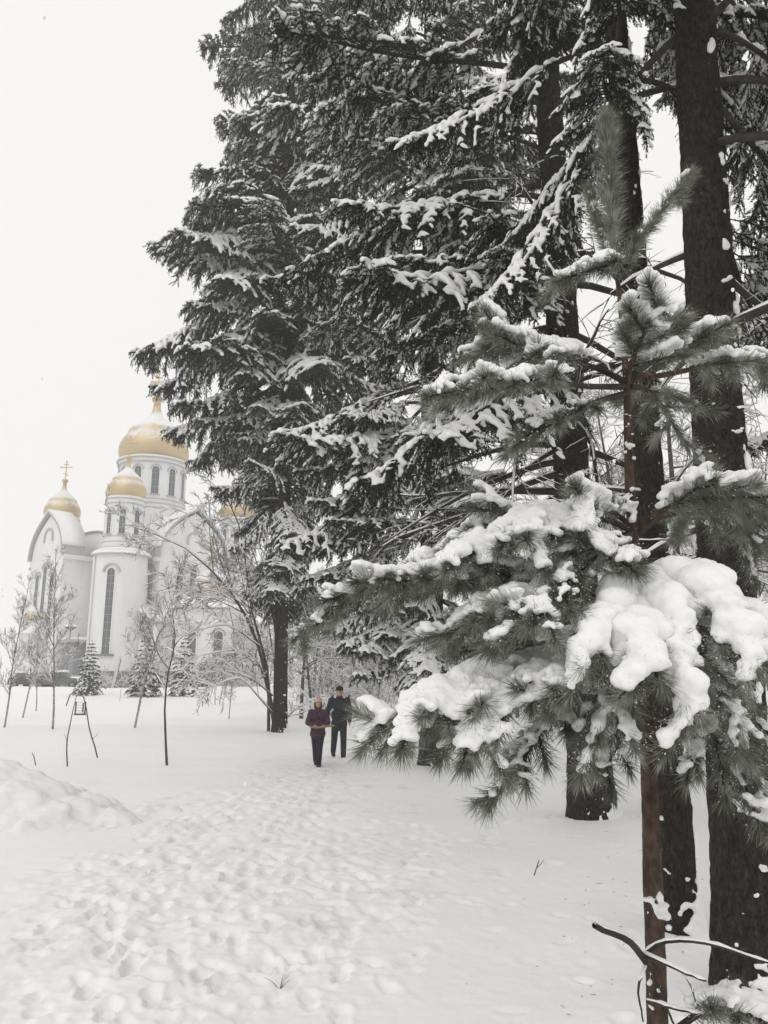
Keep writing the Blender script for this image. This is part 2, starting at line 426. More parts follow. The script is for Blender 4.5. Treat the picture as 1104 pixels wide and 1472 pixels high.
    z = z + .35 * np.exp(-((yf - 58) / 3.0) ** 2) * (.8 + .4 * noise2(xf * .3, yf * .2, 11)) * (xf < 5)
    V = np.stack([xf, yf, z], 1)
    na, nr = len(ang), len(rad)
    i, j = np.meshgrid(np.arange(nr - 1), np.arange(na), indexing='ij')
    j2 = (j + 1) % na
    F = np.stack([i * na + j, i * na + j2, (i + 1) * na + j2, (i + 1) * na + j], -1).reshape(-1, 4)[:, ::-1]
    V = np.r_[V, [[0, 0, float(z[:na].mean())]]]
    cap = np.array([(len(V) - 1, (k + 1) % na, k) for k in range(na)])
    me = new_mesh('ground', V, [F, cap], M['ground'], None, True)
    at_ = me.attributes.new('tread', 'FLOAT', 'POINT'); at_.data.foreach_set('value', np.r_[tread, 0].astype(np.float32))
    o = link('ground', me); tag(o, kind='structure')
    return o
def ground_material():
    m = M['ground']; n, l, b = nodes(m)
    tc = n.new('ShaderNodeTexCoord'); at_ = n.new('ShaderNodeAttribute'); at_.attribute_name = 'tread'
    t1 = n.new('ShaderNodeTexNoise'); t1.inputs['Scale'].default_value = 1.1; t1.inputs['Detail'].default_value = 8; t1.inputs['Roughness'].default_value = .7
    l.new(tc.outputs['Object'], t1.inputs['Vector'])
    # grit and soil worked up into the trodden snow
    mr = n.new('ShaderNodeMapRange'); mr.inputs['From Min'].default_value = .53; mr.inputs['From Max'].default_value = .78; l.new(t1.outputs['Fac'], mr.inputs['Value'])
    mu = n.new('ShaderNodeMath'); mu.operation = 'MULTIPLY'; l.new(mr.outputs[0], mu.inputs[0]); l.new(at_.outputs['Fac'], mu.inputs[1])
    mu2 = n.new('ShaderNodeMath'); mu2.operation = 'MULTIPLY'; mu2.inputs[1].default_value = .6; l.new(mu.outputs[0], mu2.inputs[0])
    mx = n.new('ShaderNodeMix'); mx.data_type = 'RGBA'
    mx.inputs['A'].default_value = (.89, .89, .885, 1); mx.inputs['B'].default_value = (.42, .38, .33, 1)
    l.new(mu2.outputs[0], mx.inputs['Factor']); l.new(mx.outputs['Result'], b.inputs['Base Color'])
    bump(m, 9, .25, .03); bump(m, 55, .3, .006)
ground_material()
GROUND = make_ground()

# ---------------------------------------------------------------- church
CH = np.array([-28.8, 92.6]); CH_Z = 0.95
CH_RZ = math.radians(-42)
church = thing('church', 'white church with five gold onion domes and crosses, behind the young trees', 'church', (CH[0], CH[1], CH_Z), CH_RZ)

def keel(w, zs, za, n=14):
    """Half-outline points of an ogee (keel) arch from (+w, zs) up to (0, za)."""
    pts = []
    for i in range(n + 1):
        t = i / n
        a = t * math.pi * .5
        x = w * math.cos(a) ** .92; z = zs + (za - zs) * (.80 * math.sin(a) + .20 * t ** 5)
        pts.append((x, z))
    return pts

def gable_outline(w, z0, zs, za):
    k = keel(w, zs, za)
    return [(-w, z0), (w, z0)] + k + [(-x, z) for x, z in k[-2::-1]]

def arch_panel(mb, M4, w, z0, z1, t0, t1, n=10):
    """Round-headed panel in the local x-z plane, from depth t0 to t1 along y."""
    r = w / 2
    o = [(-r, z0), (r, z0)] + [(r * math.cos(a), z1 - r + r * math.sin(a)) for a in np.linspace(0, math.pi, n + 1)]
    mb.prism(o, t0, t1, M4)

def arch_hood(mb, M4, w, zc, t0, t1, th=.16, n=10, leg=0.0):
    r0, r1 = w / 2, w / 2 + th
    a = np.linspace(0, math.pi, n + 1)
    o = [(r1 * math.cos(q), zc + r1 * math.sin(q)) for q in a]; i = [(r0 * math.cos(q), zc + r0 * math.sin(q)) for q in a]
    if leg: o = [(r1, zc - leg)] + o + [(-r1, zc - leg)]; i = [(r0, zc - leg)] + i + [(-r0, zc - leg)]
    for k in range(len(o) - 1):
        q = np.array([o[k], o[k + 1], i[k + 1], i[k]])
        v = np.concatenate([np.c_[q[:, 0], np.full(4, t0), q[:, 1]], np.c_[q[:, 0], np.full(4, t1), q[:, 1]]])
        v = (np.c_[v, np.ones(8)] @ np.array(M4).T)[:, :3]
        mb.add(v, None, [(0, 3, 2, 1), (4, 5, 6, 7), (0, 1, 5, 4), (1, 2, 6, 5), (2, 3, 7, 6), (3, 0, 4, 7)])

def face_matrix(cx, cy, az, r):
    """Frame whose -y axis points out along azimuth az, origin on a wall at radius r."""
    return np.array(Matrix.Translation((cx + r * math.cos(az), cy + r * math.sin(az), 0)) @ Matrix.Rotation(az + math.pi / 2, 4, 'Z'))

def onion(r, h):
    pr = [(.90, 0), (.97, .07), (1.0, .17), (.985, .27), (.92, .37), (.81, .47), (.73, .57), (.56, .67), (.38, .76), (.235, .84), (.150, .91), (.11, 1.0)]
    return [(r * a, h * b) for a, b in pr]

def smooth_prof(p, n=4):
    p = np.asarray(p, float); t = np.arange(len(p)); q = np.linspace(0, len(p) - 1, (len(p) - 1) * n + 1)
    out = []
    for j in range(2):
        c = p[:, j]; m = np.gradient(c)
        i = np.minimum(q.astype(int), len(p) - 2); f = q - i
        out.append((2 * f**3 - 3 * f**2 + 1) * c[i] + (f**3 - 2 * f**2 + f) * m[i] + (-2 * f**3 + 3 * f**2) * c[i + 1] + (f**3 - f**2) * m[i + 1])
    return np.stack(out, 1)

def gilded_cross(parent, x, y, z, h, th):
    """Orthodox cross with three bars, foot bar slanted, broad side to the west front."""
    R = np.array(Matrix.Translation((x, y, z)) @ Matrix.Rotation(math.radians(40), 4, 'Z'))
    mb = MB()
    mb.obox(R, -th, th, -th, th, 0, h)
    mb.obox(R, -h * .29, h * .29, -th * .9, th * .9, h * .66, h * .66 + th * 2)
    mb.obox(R, -h * .14, h * .14, -th * .9, th * .9, h * .82, h * .82 + th * 2)
    R2 = R @ np.array(Matrix.Translation((0, 0, h * .30)) @ Matrix.Rotation(math.radians(24), 4, 'Y'))
    mb.obox(R2, -h * .16, h * .16, -th * .8, th * .8, -th, th)
    for sx in (-1, 1):
        mb.obox(R, sx * h * .29 - th * 1.5, sx * h * .29 + th * 1.5, -th * 1.2, th * 1.2, h * .66 - th * .5, h * .66 + th * 2.5)
    mb.obox(R, -th * 1.5, th * 1.5, -th * 1.2, th * 1.2, h, h + th * 2)
    return mb.build('cross', M['gold'], parent)

def drum_and_dome(x, y, z0, r, z1, dome_r, dome_h, neck_h, cross_h, nwin, a_off, win_w, win_z0, win_z1):
    d = MB(); d.lathe([(r * 1.16, z0), (r * 1.16, z0 + .35), (r * 1.10, z0 + .35), (r * 1.10, z0 + .9), (r * 1.04, z0 + .95), (r * 1.04, z0 + 1.5), (r, z0 + 1.55),
                       (r, z1 - .75), (r * 1.05, z1 - .7), (r * 1.05, z1 - .25), (r * 1.09, z1 - .2), (r * 1.09, z1 + .05), (r * .8, z1 + .06)], 48, (x, y, 0))
    drum = d.build('drum', M['stucco'], church, False)
    for za, rr in ((z0 + .352, 1.165), (z0 + .93, 1.105), (z0 + 1.53, 1.045), (z1 - .70, 1.055), (z1 - .22, 1.095)):
        b = MB(); b.lathe([(r * rr * .98, za - .05), (r * rr * 1.012, za - .05), (r * rr * 1.012, za + .05), (r * rr * .98, za + .05)], 48, (x, y, 0))
        b.build('flashing', M['flash'], drum)
    sb = MB(); sb.lathe([(r * .98, z0 + 1.62), (r * 1.03, z0 + 1.61), (r * 1.04, z0 + 1.56)], 48, (x, y, 0)); sb.build('snow_ledge', M['snow'], drum, True)
    for k in range(nwin):
        az = a_off + k * 2 * math.pi / nwin
        F4 = face_matrix(x, y, az, r)
        w = MB(); arch_panel(w, F4, win_w, win_z0, win_z1, -.03, .10); wo = w.build('window', M['glass'], church)
        h = MB(); arch_hood(h, F4, win_w + .28, win_z1 - win_w / 2, -.13, .1, .14); h.build('hood', M['flash'], wo)
        f = MB(); arch_hood(f, F4, win_w, win_z1 - win_w / 2, -.07, .1, .09, 10, win_z1 - win_w / 2 - win_z0); f.build('frame', M['stucco'], wo)
        g = MB(); g.obox(F4, -.03, .03, -.05, .1, win_z0, win_z1 - .05)
        for zz in np.linspace(win_z0, win_z1, 5)[1:-1]: g.obox(F4, -win_w / 2, win_w / 2, -.045, .1, zz - .03, zz + .03)
        g.build('glazing_bar', M['grey_paint'], wo)
        s = MB(); s.obox(F4, -win_w * .75, win_w * .75, -.16, .1, win_z0 - .12, win_z0 - .003); s.build('sill', M['flash'], wo)
    do = MB(); do.lathe(smooth_prof([(a, b) for a, b in onion(dome_r, dome_h)]), 64, (x, y, z1 + .05))
    dome = do.build('dome', M['gold_snow'], church, True)
    zt = z1 + .05 + dome_h
    nk = MB(); nr = dome_r * .11
    nk.lathe([(nr, zt - .02), (nr * .95, zt + neck_h * .6), (nr * 1.45, zt + neck_h * .66), (nr * 1.6, zt + neck_h * .8), (nr * 1.45, zt + neck_h * .96), (.02, zt + neck_h)], 20, (x, y, 0))
    nk.build('finial', M['gold'], dome, True)
    gilded_cross(dome, x, y, zt + neck_h - .02, cross_h, dome_r * .014 + .024)
    rb = MB(); rb.lathe([(dome_r * .88, z1 + .02), (dome_r * .955, z1 + .04), (dome_r * .955, z1 + .20), (dome_r * .90, z1 + .22)], 64, (x, y, 0)); rb.build('dome_ring', M['gold'], dome)

Q = 7.5
PL = 1.7   # plinth height
# core block with its stepped upper storey
b = MB(); b.box(-Q, Q, -Q, Q, PL, 14.2); b.build('core_wall', M['stucco'], church)
b = MB(); b.box(-Q - .12, Q + .12, -Q - .12, Q + .12, -.6, PL); b.build('plinth', M['granite'], church)
for dx0, dx1, dy0, dy1 in ((-Q - .3, Q + .3, -Q - .3, -2), (-Q - .3, Q + .3, 2, Q + .3), (-Q - .3, -2, -2, 2), (2, Q + .3, -2, 2)):
    pass
b = MB(); b.lathe([(4.6, 14.2), (4.6, 20.9), (4.35, 21.0)], 48); b.build('drum_base', M['stucco'], church)
# quarter vaults over the core seen between towers and arms
for sx, sy in ((1, -1), (-1, -1), (1, 1), (-1, 1)):
    o = [(0, 14.0)] + [(Q * math.sin(t), 14.0 + 3.6 * math.cos(t)) for t in np.linspace(0, math.pi / 2, 12)][::-1]
    o = [(Q, 14.0)] + [(Q * math.cos(t), 14.0 + 3.6 * math.sin(t)) for t in np.linspace(0.02, math.pi / 2, 12)] + [(0, 14.0)]
for rot in range(4):
    R = np.array(Matrix.Rotation(rot * math.pi / 2, 4, 'Z'))
    out = [(-Q, 13.9), (Q, 13.9)] + [(Q * math.cos(t), 13.9 + 3.3 * math.sin(t)) for t in np.linspace(.02, math.pi - .02, 24)]
    b = MB(); b.prism(out, -Q - .02 - .01 * rot, -Q + 2.0, R); lu = b.build('lunette_wall', M['stucco'], church)
    ring = [((Q + .25) * math.cos(t), 13.9 + 3.55 * math.sin(t)) for t in np.linspace(.02, math.pi - .02, 24)]
    f = MB(); s = MB()
    for k in range(len(ring) - 1):
        (xa, za), (xb, zb) = ring[k], ring[k + 1]; (xc, zc), (xd, zd) = ring[k + 1], ring[k]
        q = np.array([(xa, za), (xb, zb), (xb * .975, zb - .14), (xa * .975, za - .14)])
        v = np.concatenate([np.c_[q[:, 0], np.full(4, -Q - .35), q[:, 1]], np.c_[q[:, 0], np.full(4, -Q + .3), q[:, 1]]])
        v = (np.c_[v, np.ones(8)] @ R.T)[:, :3]
        f.add(v, None, [(0, 3, 2, 1), (4, 5, 6, 7), (0, 1, 5, 4), (1, 2, 6, 5), (2, 3, 7, 6), (3, 0, 4, 7)])
    f.build('flashing', M['flash'], lu)
    out = [((Q + .12) * math.cos(t), 13.92 + 3.62 * math.sin(t)) for t in np.linspace(.02, math.pi - .02, 24)]
    s.prism([(-Q, 13.95), (Q, 13.95)] + out, -Q - .18, -2, R); s.build('roof_snow', M['snow'], lu, True)

# four arms with keel gables: (rotation, reach, half width)
for rot, reach, hw, za in ((0, 12.2, 3.75, 19.0), (1, 9.9, 4.3, 19.8), (2, 9.9, 4.0, 19.0), (3, 9.9, 4.0, 19.0)):
    R = np.array(Matrix.Rotation(rot * math.pi / 2, 4, 'Z'))
    zs = 14.0
    back = -9.9 if rot == 0 else -3.0
    b = MB(); b.prism(gable_outline(hw, PL, zs, za - .35), -reach, back + .1, R)
    if rot == 0: b.obox(R, -hw + .003, hw - .003, -10, -2, PL, zs - .02)
    arm = b.build('arm_wall', M['stucco'], church)
    p = MB(); p.prism([(-hw - .12, -.6), (hw + .12, -.6), (hw + .12, PL), (-hw - .12, PL)], -reach - .12, -2.0, R); p.build('plinth', M['granite'], arm)
    # vault roof: thin metal shell, thick at the edge, with snow on top
    k = keel(hw + .18, zs - .15, za); ring = k + [(-x, z) for x, z in k[-2::-1]]
    rs = MB(); sn = MB()
    def shell(mb, ring, th, y0, y1):
        ring = np.array(ring); d = np.gradient(ring, axis=0); nrm = np.stack([d[:, 1], -d[:, 0]], 1); nrm /= np.linalg.norm(nrm, axis=1, keepdims=True)
        top = ring + nrm * th
        o = list(map(tuple, ring[::-1])) ; n_ = len(ring)
        v = np.concatenate([np.c_[ring[:, 0], np.full(n_, y0), ring[:, 1]], np.c_[top[:, 0], np.full(n_, y0), top[:, 1]],
                            np.c_[ring[:, 0], np.full(n_, y1), ring[:, 1]], np.c_[top[:, 0], np.full(n_, y1), top[:, 1]]])
        v = (np.c_[v, np.ones(len(v))] @ R.T)[:, :3]; fs = []
        for i in range(n_ - 1):
            a, b2, c, d2 = i, i + n_, i + 2 * n_, i + 3 * n_
            fs += [(a, a + 1, b2 + 1, b2), (c, d2, d2 + 1, c + 1), (b2, b2 + 1, d2 + 1, d2), (a, c, c + 1, a + 1)]
        fs += [(0, n_, 3 * n_, 2 * n_), (n_ - 1, 3 * n_ - 1, 4 * n_ - 1, 2 * n_ - 1)]
        mb.add(v, None, fs)
    shell(rs, ring, .13, -reach - .4, back); ro = rs.build('vault_roof', M['flash'], arm)
    top = ring[2:-2]; shell(sn, [(x * 1.02, z + .16) for x, z in top], .22, -reach - .33, back); sn.build('roof_snow', M['snow'], ro, True)
    # cornice strings on the side walls
    for sx in (-1, 1):
        c = MB(); x0, x1 = sorted((sx * (hw - .05), sx * (hw + .35))); c.obox(R, x0, x1, -reach - .05, -Q - .02, zs - .55, zs - .2); c.build('cornice', M['stucco'], arm)
        c = MB(); c.obox(R, x0, x1, -reach - .07, -Q - .02, zs - .197, zs - .08); c.build('snow_ledge', M['snow'], arm)
    # facade: round hood high up and three tall windows under stepped hoods
    F4 = R @ np.array(Matrix.Translation((0, -reach, 0)))
    h = MB(); arch_hood(h, F4, 1.7, 16.2, -.14, .1, .22, 12, .5); h.build('blind_arch', M['flash'], arm)
    for xx, zt in ((-1.75, 12.2), (0, 13.1), (1.75, 12.2)):
        G = F4 @ np.array(Matrix.Translation((xx, 0, 0)))
        w = MB(); arch_panel(w, G, .85, 6.6, zt, -.03, .1); wo = w.build('window', M['glass'], church)
        h = MB(); arch_hood(h, G, 1.2, zt - .42, -.16, .1, .16); h.build('hood', M['flash'], wo)
        f = MB(); arch_hood(f, G, .85, zt - .425, -.08, .1, .1, 10, zt - .425 - 6.6); f.build('frame', M['stucco'], wo)
        g = MB(); g.obox(G, -.03, .03, -.05, .1, 6.6, zt - .05)
        for zz in np.linspace(6.6, zt, 7)[1:-1]: g.obox(G, -.42, .42, -.045, .1, zz - .03, zz + .03)
        g.build('glazing_bar', M['grey_paint'], wo)
        s = MB(); s.obox(G, -.6, .6, -.18, .1, 6.45, 6.597); s.build('sill', M['flash'], wo)

# corner towers, each with drum, dome and cross
for tx, ty in ((Q, -Q), (-Q, -Q), (Q, Q), (-Q, Q)):
    b = MB(); b.lathe([(2.75, PL), (2.75, 13.6), (2.95, 13.7), (2.95, 14.2), (2.3, 14.5)], 48, (tx, ty, 0)); tw = b.build('tower_wall', M['stucco'], church, False)
    p = MB(); p.lathe([(2.88, -.6), (2.88, PL - .002), (2.6, PL)], 48, (tx, ty, 0)); p.build('plinth', M['granite'], tw)
    c = MB(); c.lathe([(2.9, 13.62), (3.12, 13.66), (3.14, 13.80), (2.9, 13.84)], 48, (tx, ty, 0)); c.build('flashing', M['flash'], tw)
    c = MB(); c.lathe([(3.12, 13.81), (3.1, 13.98), (2.7, 14.32), (2.2, 14.56)], 48, (tx, ty, 0)); c.build('snow_ledge', M['snow'], tw, True)
    p = MB(); p.lathe([(.13, PL + .1), (.13, 13.7)], 10, (tx + 2.2 * math.copysign(1, -tx) * .2 - .0, ty - 2.85 if ty < 0 else ty + 2.85, 0)); p.build('downpipe', M['stucco'], tw)
    for az in (math.atan2(-82, 27.7) - CH_RZ - math.radians(19), math.atan2(-82, 27.7) - CH_RZ + math.radians(101)):
        F4 = face_matrix(tx, ty, az, 2.75)
        w = MB(); arch_panel(w, F4, .78, 3.4, 12.2, -.03, .15); wo = w.build('window', M['glass'], church)
        h = MB(); arch_hood(h, F4, 1.5, 12.2 - .38, -.16, .15, .16); h.build('hood', M['flash'], wo)
        f = MB(); arch_hood(f, F4, .78, 12.2 - .39, -.08, .15, .1, 10, 12.2 - .39 - 3.4); f.build('frame', M['stucco'], wo)
        g = MB(); g.obox(F4, -.03, .03, -.05, .1, 3.4, 12.1)
        for zz in np.linspace(3.4, 12.2, 12)[1:-1]: g.obox(F4, -.39, .39, -.045, .1, zz - .03, zz + .03)
        g.build('glazing_bar', M['grey_paint'], wo)
        s = MB(); s.obox(F4, -.85, .85, -.28, .1, 3.2, 3.397); s.build('sill', M['granite'], wo)
    drum_and_dome(tx, ty, 14.2, 1.95, 20.1, 2.12, 4.0, .9, 2.3, 8, math.radians(10), .62, 16.0, 18.7)
drum_and_dome(0, 0, 20.4, 3.95, 27.2, 4.25, 7.3, 1.4, 3.2, 12, math.radians(4), .85, 22.5, 25.9)
# curved glazed-tile skirts on the core corners are left plain; low side rooms on the south
b = MB(); b.box(Q + .01, 13.5, -6.4, 1.5, -.5, 6.4); an = b.build('side_room_wall', M['stucco'], church)
b = MB(); b.box(Q + .005, 13.62, -6.52, 1.5, -.6, PL); b.build('plinth', M['granite'], an)
b = MB(); b.prism([(-.1, 6.4), (6.3, 6.4), (6.3, 6.55), (-.1, 9.0)], -6.7, 1.5, np.array(Matrix.Translation((Q, 0, 0)))); b.build('lean_to_roof', M['flash'], an)
b = MB(); b.prism([(-.1, 6.62), (6.25, 6.62), (6.25, 6.8), (-.1, 9.4)], -6.65, 1.4, np.array(Matrix.Translation((Q, 0, 0)))); b.build('roof_snow', M['snow'], an, True)
ax, ay = 15.6, -1.6
b = MB(); b.lathe([(3.7, -.5), (3.7, 7.6), (3.9, 7.7), (3.9, 7.9)], 48, (ax, ay, 0)); ap = b.build('chapel_wall', M['stucco'], church)
b = MB(); b.lathe([(3.82, -.6), (3.82, PL - .004), (3.5, PL)], 48, (ax, ay, 0)); b.build('plinth', M['granite'], ap)
b = MB(); b.lathe([(4.3, 7.78), (4.32, 7.92), (3.0, 8.7), (2.4, 9.0)], 48, (ax, ay, 0)); b.build('chapel_roof', M['flash'], ap)
b = MB(); b.lathe([(4.28, 7.95), (4.2, 8.1), (3.0, 8.95), (2.2, 9.3)], 48, (ax, ay, 0)); b.build('roof_snow', M['snow'], ap, True)
b = MB(); b.lathe(smooth_prof(onion(2.3, 4.0)), 48, (ax, ay, 8.9)); dm = b.build('dome', M['gold_snow'], church, True)
b = MB(); b.lathe([(.25, 12.85), (.24, 13.4), (.36, 13.5), (.36, 13.7), (.02, 13.8)], 16, (ax, ay, 0)); b.build('finial', M['gold'], dm, True)
gilded_cross(dm, ax, ay, 13.75, 2.0, .07)
for az in np.radians([-100, -60, -20, 20]):
    F4 = face_matrix(ax, ay, az, 3.7)
    w = MB(); arch_panel(w, F4, .9, 3.0, 5.6, -.03, .15); wo = w.build('window', M['glass'], church)
    h = MB(); arch_hood(h, F4, 1.3, 5.15, -.14, .15, .14); h.build('hood', M['flash'], wo)
    f = MB(); arch_hood(f, F4, .9, 5.15, -.08, .15, .1, 10, 2.15); f.build('frame', M['stucco'], wo)
    s = MB(); s.obox(F4, -.65, .65, -.2, .1, 2.85, 2.997); s.build('sill', M['flash'], wo)
# side porch with arched dark door, steps and railing on the west arm
px0, px1, py0, py1 = 3.76, 6.4, -11.4, -7.6
b = MB(); b.box(px0, px1, py0, py1, -.4, 4.6); po = b.build('porch_wall', M['grey_paint'], church)
b = MB(); b.box(px0, px1 + .5, py0 - .5, py1 + .1, 4.603, 4.85); b.build('porch_roof', M['flash'], po)
b = MB(); b.box(px0, px1 + .48, py0 - .48, py1 + .08, 4.853, 5.12); b.build('roof_snow', M['snow'], po, True)
F4 = np.array(Matrix.Translation((px1, (py0 + py1) / 2 + .8, 0)) @ Matrix.Rotation(math.pi / 2, 4, 'Z'))
b = MB(); arch_panel(b, F4, 1.5, 1.2, 4.0, -.04, .1); dr = b.build('door', M['door'], po)
b = MB(); arch_hood(b, F4, 1.5, 3.25, -.1, .1, .14, 12, 2.05); b.build('door_frame', M['stucco'], po)
for k in range(5):
    b = MB(); b.box(px1 + .005 + k * .38, px1 + .38 + k * .38, py0 - .3, py1 + .3, -.5, 1.2 - k * .25); b.build('step', M['granite'], po)
    b = MB(); b.box(px1 + .01 + k * .38, px1 + .37 + k * .38, py0 - .28, py1 + .28, 1.203 - k * .25, 1.27 - k * .25); b.build('step_snow', M['snow'], po)
# west portal: small gilded half-dome canopy
b = MB(); b.lathe([(2.0, -.4), (2.0, 5.4), (2.15, 5.5), (2.15, 5.7)], 24, (0, -12.2, 0), math.pi, 2 * math.pi); wp = b.build('portal_wall', M['stucco'], church)
b = MB(); b.lathe([(2.3, 5.6), (2.32, 5.75), (1.4, 6.5), (.9, 7.2)], 24, (0, -12.3, 0), math.pi, 2 * math.pi); b.build('portal_roof', M['snow'], wp, True)
b = MB(); b.lathe(smooth_prof(onion(.85, 1.6)), 24, (0, -13.1, 7.1)); b.build('dome', M['gold_snow'], wp, True)

# ---------------------------------------------------------------- branches, twigs, needles
def nz(v): return v / (np.linalg.norm(v, axis=-1, keepdims=True) + 1e-9)

def snow_tubes(P, base, rs, r, cover=.75):
    """Snow lying along branches: tubes offset upward. P (T,K,3), base radius (T,K), snow radius rs."""
    t = nz(np.gradient(P, axis=1)); hor = np.sqrt(np.clip(1 - t[..., 2] ** 2, 0, 1))
    T, K, _ = P.shape
    R = rs * (.65 + .7 * r.random((T, K))) * sstep(.35, .8, hor) * (r.random((T, 1)) < cover)
    R[:, 0] *= .5; R[:, -1] *= .35
    Q_ = P.copy(); Q_[..., 2] += base + R * .45
    return Q_, R + 1e-4

def needles(P, per_m, ln, wd, ang, r, jitter=.35, droop=0.0, two=False):
    """P (T,K,3) twig polylines -> one thin triangle (or kite) per needle."""
    T, K, _ = P.shape
    L = np.linalg.norm(np.diff(P, axis=1), axis=2).sum(1)
    n = np.maximum((L * per_m).astype(int), 4)
    idx = np.repeat(np.arange(T), n)
    u = r.random(len(idx)) * (K - 1); i = np.minimum(u.astype(int), K - 2); f = (u - i)[:, None]
    a, b_ = P[idx, i], P[idx, i + 1]
    p = a * (1 - f) + b_ * f; t = nz(b_ - a)
    e = nz(np.cross(t, r.normal(size=t.shape)))
    an = (ang + r.normal(0, jitter * .4, len(idx)))[:, None]
    d = t * np.cos(an) + e * np.sin(an); d[:, 2] -= droop; d = nz(d)
    l_ = (ln * r.uniform(.75, 1.15, len(idx)))[:, None]
    s = nz(np.cross(d, r.normal(size=d.shape))) * wd * .5
    tip = p + d * l_
    if two:
        mid = p + d * l_ * .45; mid[:, 2] -= l_[:, 0] * .02
        V = np.stack([p, mid + s, tip, mid - s], 1).reshape(-1, 3)
        k = np.arange(len(p)) * 4; Fq = np.stack([k, k + 1, k + 2, k + 3], 1)
        return V, Fq
    V = np.stack([p - s, p + s, tip], 1).reshape(-1, 3)
    return V, np.arange(len(V)).reshape(-1, 3)

def resample(P, K):
    P = np.asarray(P, float); L = np.r_[0, np.cumsum(np.linalg.norm(np.diff(P, axis=0), axis=1))]
    q = np.linspace(0, L[-1], K)
    return np.stack([np.interp(q, L, P[:, j]) for j in range(3)], 1)

def spline(P, K):
    P = np.asarray(P, float)
    return np.stack([smooth_prof(np.c_[P[:, j], P[:, j]], 8)[:, 0] for j in range(3)], 1) if K is None else \
        resample(np.stack([smooth_prof(np.c_[P[:, j], P[:, j]], 8)[:, 0] for j in range(3)], 1), K)

def curve_from(p0, d0, L, grav, K, r, wob=.08):
    """Polyline from p0 along d0 bending under gravity."""
    p = [np.array(p0, float)]; d = np.array(d0, float); st = L / (K - 1)
    for _ in range(K - 1):
        d = d + np.array([0, 0, -grav * st]) + r.normal(0, wob, 3) * st ** .5 * .5
        d = d / np.linalg.norm(d); p.append(p[-1] + d * st)
    return np.array(p)

def sample_line(P, s):
    i = min(int(s * (len(P) - 1)), len(P) - 2); f = s * (len(P) - 1) - i
    return P[i] * (1 - f) + P[i + 1] * f, nz(P[i + 1] - P[i])

def mesh2(name, groups, smooth=True):
    """groups = [(verts, faces, material)] -> one mesh with several materials."""
    vs_, fs, mi, ms, n = [], [], [], [], 0
    for v, f, m in groups:
        if len(f) == 0: continue
        if m not in ms: ms.append(m)
        vs_.append(v); fs.append(np.asarray(f) + n); mi.append(np.full(len(f), ms.index(m))); n += len(v)
    return new_mesh(name, np.concatenate(vs_), fs, ms, np.concatenate(mi), smooth)

